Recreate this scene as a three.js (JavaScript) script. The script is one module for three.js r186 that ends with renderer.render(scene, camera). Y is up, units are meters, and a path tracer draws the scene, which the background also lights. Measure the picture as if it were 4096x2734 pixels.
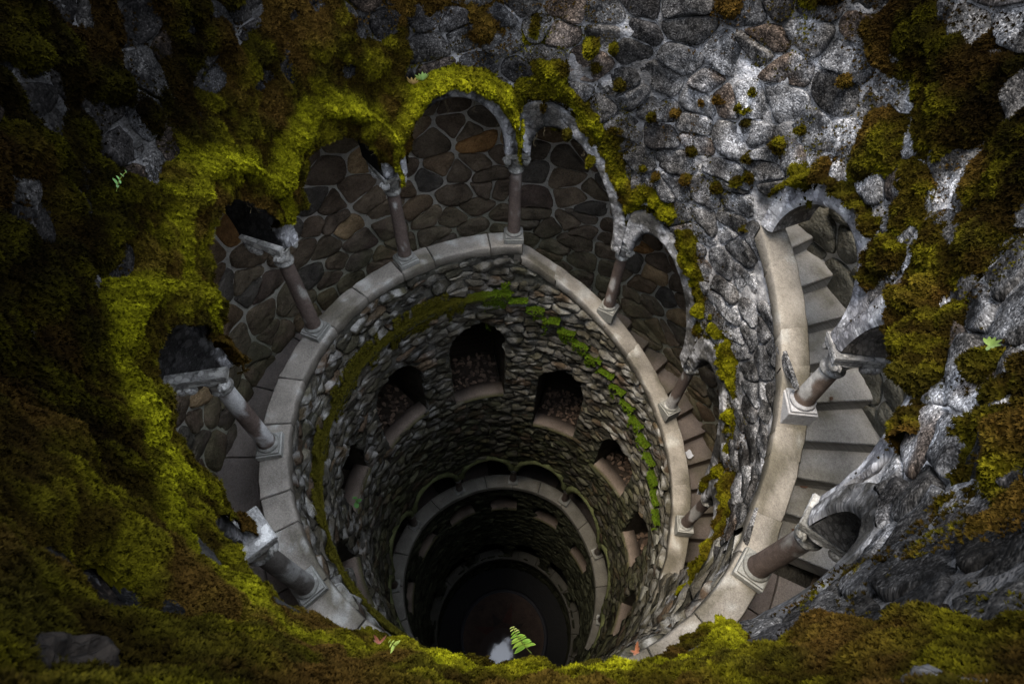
import * as THREE from 'three';
import { RoundedBoxGeometry } from 'three/addons/geometries/RoundedBoxGeometry.js';
import { mergeGeometries } from 'three/addons/utils/BufferGeometryUtils.js';

// ---------------------------------------------------------------- camera, sky, sun, exposure
const U = 2.2;                       // inner radius of the well in metres; everything below is in well radii
const D = Math.PI / 180;
const scene = new THREE.Scene();
const camera = new THREE.PerspectiveCamera(64.8, 1024 / 683, 0.03, 400);
{
  const eye = new THREE.Vector3(-0.033, 2.0615, 1.1155).multiplyScalar(U);
  const fwd = new THREE.Vector3(-0.01605, -0.81489, -0.57939), up = new THREE.Vector3(-0.06523, 0.57909, -0.81265);
  camera.up.copy(up); camera.position.copy(eye); camera.lookAt(eye.clone().add(fwd));
  camera.focus = 2.6 * U; camera.userData.fStop = 5.6;
}
scene.add(camera);
{ // an overcast sky, brightest overhead
  const w = 64, h = 32, a = new Float32Array(w * h * 4);
  for (let j = 0; j < h; j++) for (let i = 0; i < w; i++) {
    const el = ((j + 0.5) / h - 0.5) * Math.PI, s = Math.max(0, Math.sin(el)), k = (j + 0) * w + i;
    const L = el > 0 ? 0.34 + 0.66 * s : 0.12;
    a.set([L * 0.9, L * 0.975, L * 1.12, 1], k * 4);
  }
  const t = new THREE.DataTexture(a, w, h, THREE.RGBAFormat, THREE.FloatType);
  t.mapping = THREE.EquirectangularReflectionMapping; t.magFilter = THREE.LinearFilter; t.needsUpdate = true;
  scene.background = t; scene.environment = t; scene.backgroundIntensity = 1.25; scene.environmentIntensity = 1.25;
}
const sun = new THREE.DirectionalLight(0xfff1dc, 1.5);
sun.position.set(-12, 40, 4); sun.target.position.set(0, 0, 0);
sun.castShadow = true; sun.shadow.radius = 45; sun.shadow.mapSize.set(2048, 2048);
Object.assign(sun.shadow.camera, { left: -9, right: 9, top: 9, bottom: -9, near: 1, far: 90 });
scene.add(sun, sun.target);

// ---------------------------------------------------------------- random numbers and noise
let seed_ = 7;
const rnd = () => { seed_ = (seed_ + 0x6D2B79F5) | 0; let t = Math.imul(seed_ ^ (seed_ >>> 15), 1 | seed_); t = (t + Math.imul(t ^ (t >>> 7), 61 | t)) ^ t; return ((t ^ (t >>> 14)) >>> 0) / 4294967296; };
const rr = (a, b) => a + (b - a) * rnd();
const clamp = (x, a = 0, b = 1) => Math.min(b, Math.max(a, x));
const sstep = (a, b, x) => { const t = clamp((x - a) / (b - a)); return t * t * (3 - 2 * t); };
const mix = (a, b, t) => a + (b - a) * t;
const mix3 = (a, b, t) => [mix(a[0], b[0], t), mix(a[1], b[1], t), mix(a[2], b[2], t)];
const mul3 = (a, k) => [a[0] * k, a[1] * k, a[2] * k];
function hash3(x, y, z) { let h = Math.imul(x | 0, 374761393) ^ Math.imul(y | 0, 668265263) ^ Math.imul(z | 0, 2147483647 - 61); h = Math.imul(h ^ (h >>> 13), 1274126177); h ^= h >>> 16; return (h >>> 0) / 4294967296; }
function vnoise(x, y, z) {
  const xi = Math.floor(x), yi = Math.floor(y), zi = Math.floor(z); let u = x - xi, v = y - yi, w = z - zi;
  u = u * u * (3 - 2 * u); v = v * v * (3 - 2 * v); w = w * w * (3 - 2 * w);
  const l = (a, b, t) => a + (b - a) * t;
  return l(l(l(hash3(xi, yi, zi), hash3(xi + 1, yi, zi), u), l(hash3(xi, yi + 1, zi), hash3(xi + 1, yi + 1, zi), u), v),
    l(l(hash3(xi, yi, zi + 1), hash3(xi + 1, yi, zi + 1), u), l(hash3(xi, yi + 1, zi + 1), hash3(xi + 1, yi + 1, zi + 1), u), v), w);
}
function fbm(x, y, z, o = 4) { let s = 0, a = 0.5, n = 0; for (let i = 0; i < o; i++) { s += a * vnoise(x, y, z); n += a; a *= 0.5; x = x * 2.03 + 11.7; y = y * 2.03 + 5.1; z = z * 2.03 + 3.3; } return s / n; }
// noise on the cylinder: az in degrees, y in radii
const cn = (az, y, f, o = 4, k = 0) => { const a = az * D; return fbm(Math.cos(a) * f + k, y * f + k * 1.7, Math.sin(a) * f - k, o); };
function worley(x, y, z) { // distance to the nearest feature point
  const xi = Math.floor(x), yi = Math.floor(y), zi = Math.floor(z); let m = 9;
  for (let i = -1; i < 2; i++) for (let j = -1; j < 2; j++) for (let k = -1; k < 2; k++) {
    const a = xi + i, b = yi + j, c = zi + k, dx = a + hash3(a, b, c) - x, dy = b + hash3(a + 57, b, c) - y, dz = c + hash3(a, b + 91, c) - z, d = dx * dx + dy * dy + dz * dz;
    if (d < m) m = d;
  }
  return Math.sqrt(m);
}
const cw = (az, y, f) => worley(Math.cos(az * D) * f, y * f, Math.sin(az * D) * f);

// ---------------------------------------------------------------- textures (grain only)
function tnoise(x, y, n, s) { // lattice noise that repeats every n cells
  const xi = Math.floor(x), yi = Math.floor(y); let u = x - xi, v = y - yi; u = u * u * (3 - 2 * u); v = v * v * (3 - 2 * v);
  const h = (a, b) => hash3(((a % n) + n) % n, ((b % n) + n) % n, s);
  return mix(mix(h(xi, yi), h(xi + 1, yi), u), mix(h(xi, yi + 1), h(xi + 1, yi + 1), u), v);
}
function tfbm(u, v, n, s, o) { let r = 0, a = 0.5, t = 0; for (let i = 0; i < o; i++) { r += a * tnoise(u * n, v * n, n, s + i); t += a; a *= 0.55; n *= 2; } return r / t; }
function texture(size, fn, srgb) {
  const d = new Uint8Array(size * size * 4);
  for (let j = 0; j < size; j++) for (let i = 0; i < size; i++) { const c = fn(i / size, j / size), k = (j * size + i) * 4; for (let q = 0; q < 3; q++) d[k + q] = clamp(c[q]) * 255; d[k + 3] = 255; }
  const t = new THREE.DataTexture(d, size, size); t.wrapS = t.wrapT = THREE.RepeatWrapping; t.magFilter = THREE.LinearFilter; t.minFilter = THREE.LinearMipmapLinearFilter; t.generateMipmaps = true;
  if (srgb) t.colorSpace = THREE.SRGBColorSpace; t.needsUpdate = true; return t;
}
const grey = v => [v, v, v];
const lichenT = texture(1024, (u, v) => { // weathered stone: dark crust with pale crystals and lichen specks
  const big = tfbm(u, v, 6, 3, 4), mid = tfbm(u, v, 30, 11, 3), fine = tfbm(u, v, 110, 17, 2), grit = tfbm(u, v, 230, 19, 2);
  let g = 0.22 + 0.3 * (big - 0.5) + 0.35 * (mid - 0.5) + 0.35 * (fine - 0.5) + 0.35 * (grit - 0.5);
  const spot = sstep(0.62, 0.7, 0.5 * fine + 0.2 * grit + 0.2 * mid + 0.15 * big); g = mix(g, 0.8, spot * 0.75);
  const crack = sstep(0.03, 0.0, Math.abs(tfbm(u, v, 7, 29, 4) - 0.5)); g *= 1 - 0.6 * crack;
  g = clamp(g, 0.05, 1); return [g * 1.0, g * 0.99, g * 0.98];
});
const rosetteT = texture(1024, (u, v) => { // pale round lichens on grey dressed stone
  let g = 0.5 + 0.5 * (tfbm(u, v, 8, 201, 4) - 0.5) + 0.45 * (tfbm(u, v, 90, 203, 3) - 0.5); const n = 15;
  const x = u * n, y = v * n, xi = Math.floor(x), yi = Math.floor(y); let m = 1;
  for (let i = -1; i < 2; i++) for (let j = -1; j < 2; j++) { const a = ((xi + i) % n + n) % n, c = ((yi + j) % n + n) % n, r = 0.12 + 0.45 * hash3(a, c, 5) ** 2; const d = Math.hypot(xi + i + hash3(a, c, 1) - x, yi + j + hash3(a, c, 2) - y) / r; m = Math.min(m, d + 0.5 * (tnoise(u * 60, v * 60, 60, 7) - 0.5)); }
  const k = sstep(0.95, 0.8, m); g = mix(g, 0.97, k * 0.85); g *= 1 - 0.5 * sstep(0.04, 0, Math.abs(tfbm(u, v, 6, 207, 4) - 0.5)); g = clamp(g, 0.06, 1); return [g, g, g * 0.99];
});
const lichenB = texture(1024, (u, v) => grey(0.55 * tfbm(u, v, 24, 43, 4) + 0.45 * tfbm(u, v, 110, 17, 2)));
const rockT = texture(1024, (u, v) => { const b = tfbm(u, v, 5, 61, 5), f = tfbm(u, v, 90, 67, 3); const g = 0.62 + 0.75 * (b - 0.5) + 0.55 * (f - 0.5); return [g * 1.02, g, g * 0.96]; });
const rockB = texture(1024, (u, v) => { const r = 1 - Math.abs(2 * tfbm(u, v, 9, 71, 4) - 1); return grey(0.6 * r + 0.4 * tfbm(u, v, 60, 73, 3)); });
const graniteT = texture(1024, (u, v) => { const b = tfbm(u, v, 4, 81, 4), f = tfbm(u, v, 200, 83, 2), m = tfbm(u, v, 60, 85, 2); const g = 0.78 + 0.5 * (b - 0.5) + 0.5 * (f - 0.5) + 0.25 * (m - 0.5); return [g * 1.01, g, g * 0.98]; });
const graniteB = texture(1024, (u, v) => grey(0.5 * tfbm(u, v, 120, 91, 3) + 0.5 * tfbm(u, v, 30, 93, 3)));
const M = (o) => new THREE.MeshPhysicalMaterial({ roughness: 0.92, metalness: 0, specularIntensity: 0.3, vertexColors: true, side: THREE.DoubleSide, ...o });
const mLichen = M({ map: lichenT, bumpMap: lichenB, bumpScale: 0.013, specularIntensity: 0.15 });
const mMortar = M({ map: rockT, bumpMap: lichenB, bumpScale: 0.02 });
const mPale = M({ map: rosetteT, bumpMap: lichenB, bumpScale: 0.012 });
const mRock = M({ map: rockT, bumpMap: rockB, bumpScale: 0.03 });
const mPoint = M({ map: graniteT, bumpMap: lichenB, bumpScale: 0.006, roughness: 0.97 });
const mGran = M({ map: graniteT, bumpMap: graniteB, bumpScale: 0.006, roughness: 0.85 });
const mWet = M({ map: rockT, bumpMap: rockB, bumpScale: 0.012, roughness: 0.6, specularIntensity: 0.4 });
const mMossBed = M({ specularIntensity: 0, bumpMap: lichenB, bumpScale: 0.02, roughness: 1 });
const mTuft = new THREE.MeshPhysicalMaterial({ roughness: 1, specularIntensity: 0.05, side: THREE.DoubleSide, color: 0xffffff });

// ---------------------------------------------------------------- building helpers
const P = (az, r, y) => [U * r * Math.cos(az * D), U * y, -U * r * Math.sin(az * D)];
class Geo {
  constructor() { this.p = []; this.u = []; this.c = []; this.i = []; }
  get n() { return this.p.length / 3; }
  v(p, uv, c) { this.p.push(p[0], p[1], p[2]); this.u.push(uv[0], uv[1]); this.c.push(c[0], c[1], c[2]); return this.n - 1; }
  t(a, b, c) { this.i.push(a, b, c); }
  q(a, b, c, d) { this.i.push(a, b, c, a, c, d); }
  done(off) {
    const g = new THREE.BufferGeometry(), p = new Float32Array(this.p);
    if (off) for (let k = 0; k < p.length; k += 3) { p[k] -= off[0]; p[k + 1] -= off[1]; p[k + 2] -= off[2]; }
    g.setAttribute('position', new THREE.BufferAttribute(p, 3)); g.setAttribute('uv', new THREE.BufferAttribute(new Float32Array(this.u), 2)); g.setAttribute('color', new THREE.BufferAttribute(new Float32Array(this.c), 3));
    g.setIndex(this.i); g.computeVertexNormals(); return g;
  }
}
const used = {};
const numbered = n => { const k = used[n] = (used[n] ?? -1) + 1; return k ? `${n}_${String(k).padStart(3, '0')}` : n; };
function thing(name, label, category, at = [0, 0, 0], group, kind) {
  const o = new THREE.Group(); o.name = numbered(name); o.position.set(...at); o.userData = { label, category };
  if (group) o.userData.group = group; if (kind) o.userData.kind = kind; scene.add(o); return o;
}
function part(name, geo, mat, parent, label) {
  const m = new THREE.Mesh(geo, mat); m.name = name; m.castShadow = m.receiveShadow = true; if (label) m.userData.label = label; (parent || scene).add(m); return m;
}
// colour a stock geometry evenly or by a function of its vertices, and give it metre uv
function paint(g, fn) {
  g = g.index ? g : g; const p = g.attributes.position, nn = g.attributes.normal, c = new Float32Array(p.count * 3), uv = new Float32Array(p.count * 2);
  for (let k = 0; k < p.count; k++) {
    const q = typeof fn === 'function' ? fn(p.getX(k), p.getY(k), p.getZ(k), nn.getY(k)) : fn; c.set(q, k * 3);
    const ax = Math.abs(nn.getX(k)), ay = Math.abs(nn.getY(k)), az = Math.abs(nn.getZ(k));
    uv.set(ay > ax && ay > az ? [p.getX(k), p.getZ(k)] : ax > az ? [p.getZ(k), p.getY(k)] : [p.getX(k), p.getY(k)], k * 2);
  }
  g.setAttribute('color', new THREE.BufferAttribute(c, 3)); g.setAttribute('uv', new THREE.BufferAttribute(uv, 2)); return g;
}
// a sheet on the cylinder: r(az,y), colour(az,y), keep(az,y)
function sheet(a0, a1, na, y0, y1, ny, rf, cf, keep) {
  const g = new Geo(), id = new Int32Array((na + 1) * (ny + 1)).fill(-1), da = (a1 - a0) / na, dy = (y1 - y0) / ny, ok = new Uint8Array(na * ny);
  for (let i = 0; i < na; i++) for (let j = 0; j < ny; j++) ok[i * ny + j] = keep ? +keep(a0 + da * (i + 0.5), y0 + dy * (j + 0.5)) : 1;
  const vert = (i, j) => { const k = i * (ny + 1) + j; if (id[k] < 0) { const az = a0 + da * i, y = y0 + dy * j, r = rf(az, y); id[k] = g.v(P(az, r, y), [az * D * U, (y + r) * U], cf(az, y)); } return id[k]; };
  for (let i = 0; i < na; i++) for (let j = 0; j < ny; j++) if (ok[i * ny + j]) g.q(vert(i, j), vert(i + 1, j), vert(i + 1, j + 1), vert(i, j + 1));
  return g;
}
// Voronoi cells of jittered rows in the unrolled wall (s = az in radians x radius, y)
function cells(a0, a1, R, y0, y1, w, h, jit, keep, close) {
  const s0 = a0 * D * R, s1 = a1 * D * R, rows = Math.round((y1 - y0) / h), sites = [];
  for (let j = 0; j < rows; j++) { const off = rnd(); const n = Math.round((s1 - s0) / w); for (let i = 0; i < n; i++) sites.push([s0 + (i + off + rr(-jit, jit)) * (s1 - s0) / n, y0 + (j + 0.5 + rr(-jit, jit)) * (y1 - y0) / rows]); }
  const B = new Map(), key = (a, b) => a * 4096 + b, bs = Math.max(w, h) * 1.6;
  sites.forEach((q, k) => { const b = key(Math.floor(q[0] / bs), Math.floor(q[1] / bs) + 2000); (B.get(b) || B.set(b, []).get(b)).push(k); });
  const out = [];
  for (const q of sites) {
    if (keep && !keep(q[0] / R / D, q[1])) continue;
    let poly = [[q[0] - 2 * w, q[1] - 2 * h], [q[0] + 2 * w, q[1] - 2 * h], [q[0] + 2 * w, q[1] + 2 * h], [q[0] - 2 * w, q[1] + 2 * h]];
    const bx = Math.floor(q[0] / bs), by = Math.floor(q[1] / bs) + 2000;
    for (let i = -2; i < 3; i++) for (let j = -2; j < 3; j++) for (const k of B.get(key(bx + i, by + j)) || []) {
      const o = sites[k]; if (o === q) continue;
      const k2 = (w / h) ** 2, nx = o[0] - q[0], ny = (o[1] - q[1]) * k2, c = nx * (o[0] + q[0]) / 2 + ny * (o[1] + q[1]) / 2, nxt = [];
      for (let e = 0; e < poly.length; e++) { const A = poly[e], C = poly[(e + 1) % poly.length], da = nx * A[0] + ny * A[1] - c, dc = nx * C[0] + ny * C[1] - c; if (da <= 0) nxt.push(A); if (da * dc < 0) { const t = da / (da - dc); nxt.push([mix(A[0], C[0], t), mix(A[1], C[1], t)]); } }
      poly = nxt; if (poly.length < 3) break;
    }
    if (poly.length > 2) out.push(poly);
  }
  return out;
}
// one rough stone from a cell, set in the wall of radius rf(az,y)
function stone(g, poly, o) {
  const { R, joint, proud, rough, n = 18, col, rf, rings = [[1, -0.3], [1, 0.3], [0.9, 0.8], [0.66, 1], [0.34, 1.05]], push } = o;
  let cx = 0, cy = 0, len = 0; const L = [];
  for (let k = 0; k < poly.length; k++) { const a = poly[k], b = poly[(k + 1) % poly.length], l = Math.hypot(b[0] - a[0], b[1] - a[1]); L.push(l); len += l; cx += (a[0] + b[0]) / 2 * l; cy += (a[1] + b[1]) / 2 * l; }
  cx /= len; cy /= len; let pts = [], k = 0, acc = 0;
  for (let m = 0; m < n; m++) { const d = (m / n) * len; while (acc + L[k] < d) { acc += L[k]; k++; } const a = poly[k], b = poly[(k + 1) % poly.length], t = (d - acc) / L[k]; pts.push([mix(a[0], b[0], t), mix(a[1], b[1], t)]); }
  for (let q = 0; q < Math.ceil(o.smooth ?? 2); q++) pts = pts.map((p, m) => { const a = pts[(m + n - 1) % n], b = pts[(m + 1) % n]; return [p[0] * 0.5 + (a[0] + b[0]) * 0.25, p[1] * 0.5 + (a[1] + b[1]) * 0.25]; });
  const sd = rnd() * 90;
  pts = pts.map(p => { const dx = cx - p[0], dy = cy - p[1], d = Math.hypot(dx, dy) || 1e-6, j = Math.min(0.45 * d, joint * (0.5 + 0.9 * vnoise(p[0] * 22, p[1] * 22, sd))); return [p[0] + dx / d * j, p[1] + dy / d * j]; });
  if (push) pts = pts.map(p => push(p));
  const tx = rr(-1, 1) * rough * 2.2, ty = rr(-1, 1) * rough * 2.2, tint = col(cx / R / D, cy), sz = Math.sqrt(len) * 0.5, pr = proud * rr(0.6, 1.25);
  const put = (s, y, d) => { const az = s / R / D; const r = rf(az, y) - d; const e = vnoise(s * 30, y * 30, sd), f = fbm(s * 9, y * 9, sd + 5, 3); const w = 0.62 + 0.5 * e + 0.5 * (f - 0.5); return g.v(P(az, r, y), [s * U + sd, (y + r) * U + sd], o.tone ? o.tone(tint, az, y, w, f) : mul3(tint, w)); };
  const ids = rings.map(([f, d]) => pts.map(p => {
    const s = cx + (p[0] - cx) * f, y = cy + (p[1] - cy) * f; const rel = d < 0 ? 0 : 1;
    return put(s, y, pr * d + rel * (rough * 2.2 * (fbm(s * 14 + sd, y * 14, sd, 3) - 0.5) + tx * (s - cx) / sz + ty * (y - cy) / sz) * (d > 0.5 ? 1 : 0.4));
  }));
  for (let q = 0; q + 1 < ids.length; q++) for (let m = 0; m < n; m++) { const m2 = (m + 1) % n; g.q(ids[q][m], ids[q][m2], ids[q + 1][m2], ids[q + 1][m]); }
  const c = put(cx, cy, pr * 1.05 + rough * 2 * (fbm(cx * 14 + sd, cy * 14, sd, 3) - 0.5)), last = ids[ids.length - 1];
  for (let m = 0; m < n; m++) g.t(last[m], last[(m + 1) % n], c);
  return [cx / R / D, cy];
}

// ---------------------------------------------------------------- the plan of the well
const AZ0 = 95.94, BAY = 360 / 11, PITCH = 1.5185, SLOPE = 0.4242 / BAY, HC = 0.6;
const colAz = k => AZ0 + BAY * k;
// height of the coping of the stair turn that is in full view (az from -60 to 336)
const copA = az => az > AZ0 ? 0 : Math.max(-PITCH, -0.012 - SLOPE * (AZ0 - az));
const copU = az => Math.max(0, PITCH - SLOPE * (AZ0 - az));                 // the turn above, az -60 .. 31
const table = (T, az) => { for (let k = 0; k + 1 < T.length; k++) if (az <= T[k + 1][0]) return mix(T[k][1], T[k + 1][1], clamp((az - T[k][0]) / (T[k + 1][0] - T[k][0]))); return T[T.length - 1][1]; };
const L2T = [[-60, -5.0], [-10, -4.45], [14, -4.06], [40, -3.8], [58, -3.6], [91, -3.53], [123, -3.46], [160, -3.24], [190, -3.17], [340, -3.17]];
const copL2 = az => table(L2T, az);
// arches: az span, spring heights at both ends, rise and half opening (degrees)
const bays = [];
for (let k = -4; k <= 6; k++) {
  const a = colAz(k), b = colAz(k + 1), ya = (k === 0 ? 0 : copA(a)) + HC, yb = (k === -1 ? -0.012 : copA(b)) + HC;
  const up = [0, 0.05, 0.15, 0.2, 0.27, 0.25, 0.1][k] || 0, wide = [0, 0.4, 1.5, 2.4, 2.4, 1.5, 0][k] || 0;
  bays.push({ k, a, b, ya: ya + up * 0.12, yb: yb + up * 0.12, hw: 13.0 + wide, rise: 0.265 + up * 0.88, turn: 'A' });
}
bays.push({ k: 7, a: colAz(7) - 360, b: colAz(8) - 360, ya: 0.65, yb: 0.68, hw: 14.3, rise: 0.32, turn: 'U' });
bays.push({ k: 8, a: colAz(8) - 360, b: colAz(9) - 360, ya: 0.67, yb: 0.69, hw: 13.2, rise: 0.24, turn: 'U' });
for (const b of bays) { b.m = (b.a + b.b) / 2; b.line = az => mix(b.ya, b.yb, (az - b.m) / (2 * b.hw) + 0.5); }
const WB = 0.085, WBd = WB / D;
// az as used by the A bays (from -67 to 325) and whether a point of the upper wall is masonry
const turn360 = az => ((az % 360) + 360) % 360;
const azA = az => { const t = turn360(az); return t > 325.1 ? t - 360 : t; };
function archGap(az, y, grow, only) { // > 0 outside every arch, in radii
  let best = 9;
  for (const b of bays) {
    if (only && b.turn !== only) continue;
    for (const q of [az, az - 360, az + 360]) {
      if (q < b.a - 6 || q > b.b + 6) continue;
      const yl = b.line(clamp(q, b.a, b.b)), dx = (q - b.m) * D, dy = y - yl, hx = b.hw * D;
      const lo = b.turn === 'U' ? copU(q) : copA(azA(q));
      if (dy < 0) { if (y > lo - 0.02 && q >= b.a && q <= b.b) best = Math.min(best, Math.abs(dx) - hx); continue; }
      const e = Math.hypot(dx / (hx + grow), dy / (b.rise + grow)); best = Math.min(best, (e - 1) * (0.5 * (hx + b.rise) + grow) + grow);
    }
  }
  return best;
}
const RIM = 1.72;
const rim = az => RIM + 0.05 * (cn(az, 0, 3, 3, 4) - 0.5);
function near(az) { const d = Math.abs(turn360(az) - 270); return 1 - sstep(14, 34, d); }
const nearSide = az => { const s = turn360(az); return sstep(192, 230, s) * (1 - sstep(304, 326, s)); };
const rw = (az, y) => 1 + near(az) * (0.012 + 0.12 * clamp((y - 0.9) / 0.8)) + (0.034 + 0.03 * sstep(274, 246, turn360(az))) * nearSide(az) + 0.03 * sstep(1.1, 1.72, y) * (1 - near(az));
function solidUpper(az, y) {
  const q = azA(az), u = turn360(az + 90) - 90;       // q: A turn, u: -90..270
  if (y > rim(az)) return false;
  const inU = u > colAz(7) - 360 && u < colAz(9) - 360 - 2.6;
  if (q < AZ0 && q > colAz(-4)) {
    if (y < copA(q) + HC) return false;
    if (inU && y > copU(u) - 0.07 && y < (u > -2.2 ? 0.69 : 0.65)) return false;
  } else { if (y < HC) return false; }
  return archGap(az, y, WB * 0.55) > WB * 0.55;
}

// ---------------------------------------------------------------- moss: where it grows (az, y) -> strength
const G2 = (az, y, a, b, r) => { const dx = ((az - a + 540) % 360 - 180) * D, dy = y - b; return Math.exp(-(dx * dx + dy * dy) / (r * r)); };
const bareSpots = []; { const s = seed_; seed_ = 41; for (let k = 0; k < 46; k++) bareSpots.push([rr(122, 262), rr(1.0, 1.6), rr(0.012, 0.034)]); seed_ = s; } bareSpots.push(...[[162, 1.24, 0.05], [180, 1.2, 0.09], [-177, 1.3, 0.06], [-155, 1.17, 0.07], [150, 1.33, 0.05], [126, 1.19, 0.05], [111, 1.13, 0.05], [-113, 1.45, 0.05], [-156, 1.38, 0.06], [137, 1.3, 0.03], [-108, 1.3, 0.035], [-120, 1.28, 0.035], [-99, 1.28, 0.04], [-130, 1.22, 0.03], [172, 1.36, 0.05], [-170, 1.45, 0.05], [118, 1.1, 0.03]]);
const mossSpots = [[17, 1.17, 0.11], [6, 1.14, 0.11], [-6, 1.18, 0.14], [2, 0.99, 0.06], [-9, 1.04, 0.09], [-18, 1.06, 0.09], [-24, 1.06, 0.05], [-33, 1.02, 0.045], [10, 1.36, 0.16], [-5, 1.37, 0.2], [-30, 1.22, 0.05], [25, 1.42, 0.12], [40, 1.42, 0.08], [-40, 0.97, 0.03], [-48, 1.1, 0.03], [55, 1.3, 0.05], [-12, 0.98, 0.05], [28, 0.93, 0.035], [24, 1.0, 0.03], [8, 1.0, 0.035], [92, 0.96, 0.05], [72, 0.72, 0.05]];
const cushions = []; { const s = seed_; seed_ = 99; for (let k = 0; k < 34; k++) cushions.push([rr(28, 92), rr(0.35, 1.25), rr(0.008, 0.02)]); seed_ = s; }
const cushBig = [[81, 1.06, 0.03], [79, 0.99, 0.022], [73, 0.94, 0.022], [53, 0.77, 0.02], [46, 1.01, 0.02], [44, 0.68, 0.018], [35, 0.96, 0.03], [88, 0.95, 0.05], [38, 0.8, 0.022]];
function ridge(az, y) { // hood of moss over the arches: distance to the extrados
  let best = 9, bb = null;
  for (const b of bays) for (const q of [az, az - 360, az + 360]) {
    if (q < b.a - 1 || q > b.b + 1) continue; const dx = (q - b.m) * D, dy = y - b.line(q), hx = b.hw * D; if (dy < -0.04) continue;
    const e = Math.hypot(dx / (hx + WB), Math.max(0, dy) / (b.rise + WB)), d = (e - 1) * (hx + b.rise + 2 * WB) / 2; if (Math.abs(d) < Math.abs(best)) { best = d; bb = b; }
  }
  return [best, bb];
}
function moss(az, y) {
  const t = turn360(az), s = t > 325 ? t - 360 : t; // s: -35 .. 325
  const n1 = cn(az, y, 5.5, 4, 2), n2 = cn(az, y * 0.7, 17, 3, 8);
  let m = 0, fresh = 0, th = 1;
  if (s > 96 && s < 300) { // the wall on the left and below the camera
    m = (0.98 - 0.1 * sstep(1.02, 1.15, y)) * sstep(112, 128, s + 26 * (0.92 - y)); if (s > 270) m *= sstep(1.12, 1.4, y + (300 - s) * 0.004) * (1 - sstep(289, 298, s));
    if (s > 96 && s < 136) m = Math.max(m, 0.62 * sstep(0.95, 1.06, y) * sstep(92, 104, s));
    for (const [a, b, r] of bareSpots) m -= 0.95 * G2(az, y, a, b, r);
    m -= 0.1 * sstep(1.25, 1.5, y) * (s < 240 ? 1 : 0);
  } else if (s > 60) m = 0.5 * sstep(0.98, 1.1, y) * sstep(70, 97, s);
  for (const [a, b, r] of mossSpots) m = Math.max(m, 1.0 * G2(az, y, a, b, r));
  const [d, b] = ridge(az, y);
  if (b && b.turn === 'A') {
    const left = b.k >= 0 && b.k <= 5, w = left ? 0.034 : 0.055, c = left ? 0.01 : 0.055;
    const g = Math.exp(-(((d - c) / w) ** 2)); const k = b.k === 6 ? 0.3 : b.k < 0 ? 0.86 + 1.1 * (n2 - 0.5) : 1.1; m = Math.max(m, g * k); fresh = g * (b.k === 6 ? 0 : b.k < 0 ? 0.6 : 1); if (left) th += 0.45 * g;
    if (b.k >= 1 && b.k <= 5 && d < 0 && d > -WB - 0.02) m = Math.max(m, 0.78);           // hanging over the arch faces
    { const e = Math.min(Math.abs(s - b.a), Math.abs(b.b - s)) * D; if (d < 0 && b.k > 0 && b.k < 3) m -= 0.75 * sstep(0.16, 0.06, y - b.line(s)) * sstep(0.14, 0.06, e); }
    if (b.k === 0 && d < -0.03) m -= 0.5 * (1 - sstep(0, 0.02, d + 0.05)) + 0.2;
  } else if (b && b.turn === 'U' && d > 0 && d < 0.05 && s > 0) { m = Math.max(m, 0.62 * Math.exp(-((d / 0.03) ** 2))); }
  for (const [a, bb, r] of cushions) { const g = G2(az, y, a, bb, r); if (g > 0.1) m = Math.max(m, 1.25 * g); }
  for (const [a, bb, r] of cushBig) { const g = G2(az, y, a, bb, r); if (g > 0.1) { m = Math.max(m, 1.2 * g); } }
  m += 0.95 * (n1 - 0.5) + 0.7 * (n2 - 0.5);
  return [m, fresh, th];
}
function mossR(az, y, m, th) { // face of the moss
  const [d] = ridge(az, y), s = turn360(az), nr = sstep(185, 232, s) * (1 - sstep(300, 310, s)), base = mix(d < 0.01 && d > -WB - 0.05 ? 0.965 : rw(az, y), rw(az, y) - 0.02, nr); th = mix(th, 0.7, nr);
  const cush = 0.35 + 1.0 * (1 - cw(az, y, 11)) * 0.7 + 0.4 * (1 - cw(az, y, 27)) * 0.6 + 0.6 * (cn(az, y, 7, 2, 5) - 0.5);
  const t = -0.022 + 0.072 * sstep(0.3, 0.85, m) * cush * th;
  return base - t + 0.014 * (cn(az, y, 55, 2, 1) - 0.5) + 0.008 * (cw(az, y, 60) - 0.4);
}
function mossColor(az, y, fresh, k) {
  const s = turn360(az), n = cn(az, y, 6, 3, 21), n2 = cn(az, y, 26, 2, 31), n3 = cn(az, y, 70, 2, 3);
  let c = mix3([0.022, 0.018, 0.0025], [0.084, 0.075, 0.0035], sstep(0.34, 0.7, 0.5 * n + 0.5 * n2));
  c = mix3(c, [0.205, 0.2, 0.006], clamp(fresh * 1.15) * clamp(0.35 + 1.3 * (n2 - 0.2)));
  const hgt = 0.6 * cw(az, y, 11) + 0.4 * cw(az, y, 27); c = mix3(c, mul3(mix3(c, [0.04, 0.022, 0.005], 0.6), 0.45), sstep(0.36, 0.62, hgt) * (1 - 0.5 * clamp(fresh)));  // crevice shade painted between cushions, with browner moss there
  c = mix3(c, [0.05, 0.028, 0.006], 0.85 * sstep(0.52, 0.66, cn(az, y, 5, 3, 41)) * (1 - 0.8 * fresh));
  const dark = Math.max(sstep(1.05, 1.3, y) * sstep(135, 165, s) * (1 - sstep(228, 250, s)), s > 318 || s < 40 ? sstep(1.25, 1.42, y) : 0, 0.6 * sstep(1.3, 1.6, y)); c = mul3(c, mix(1, 0.2, dark));  // moss colour darkened toward the view corners, standing in for lens vignette
  return mul3(c, k * (0.45 + 1.1 * n3));
}

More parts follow.
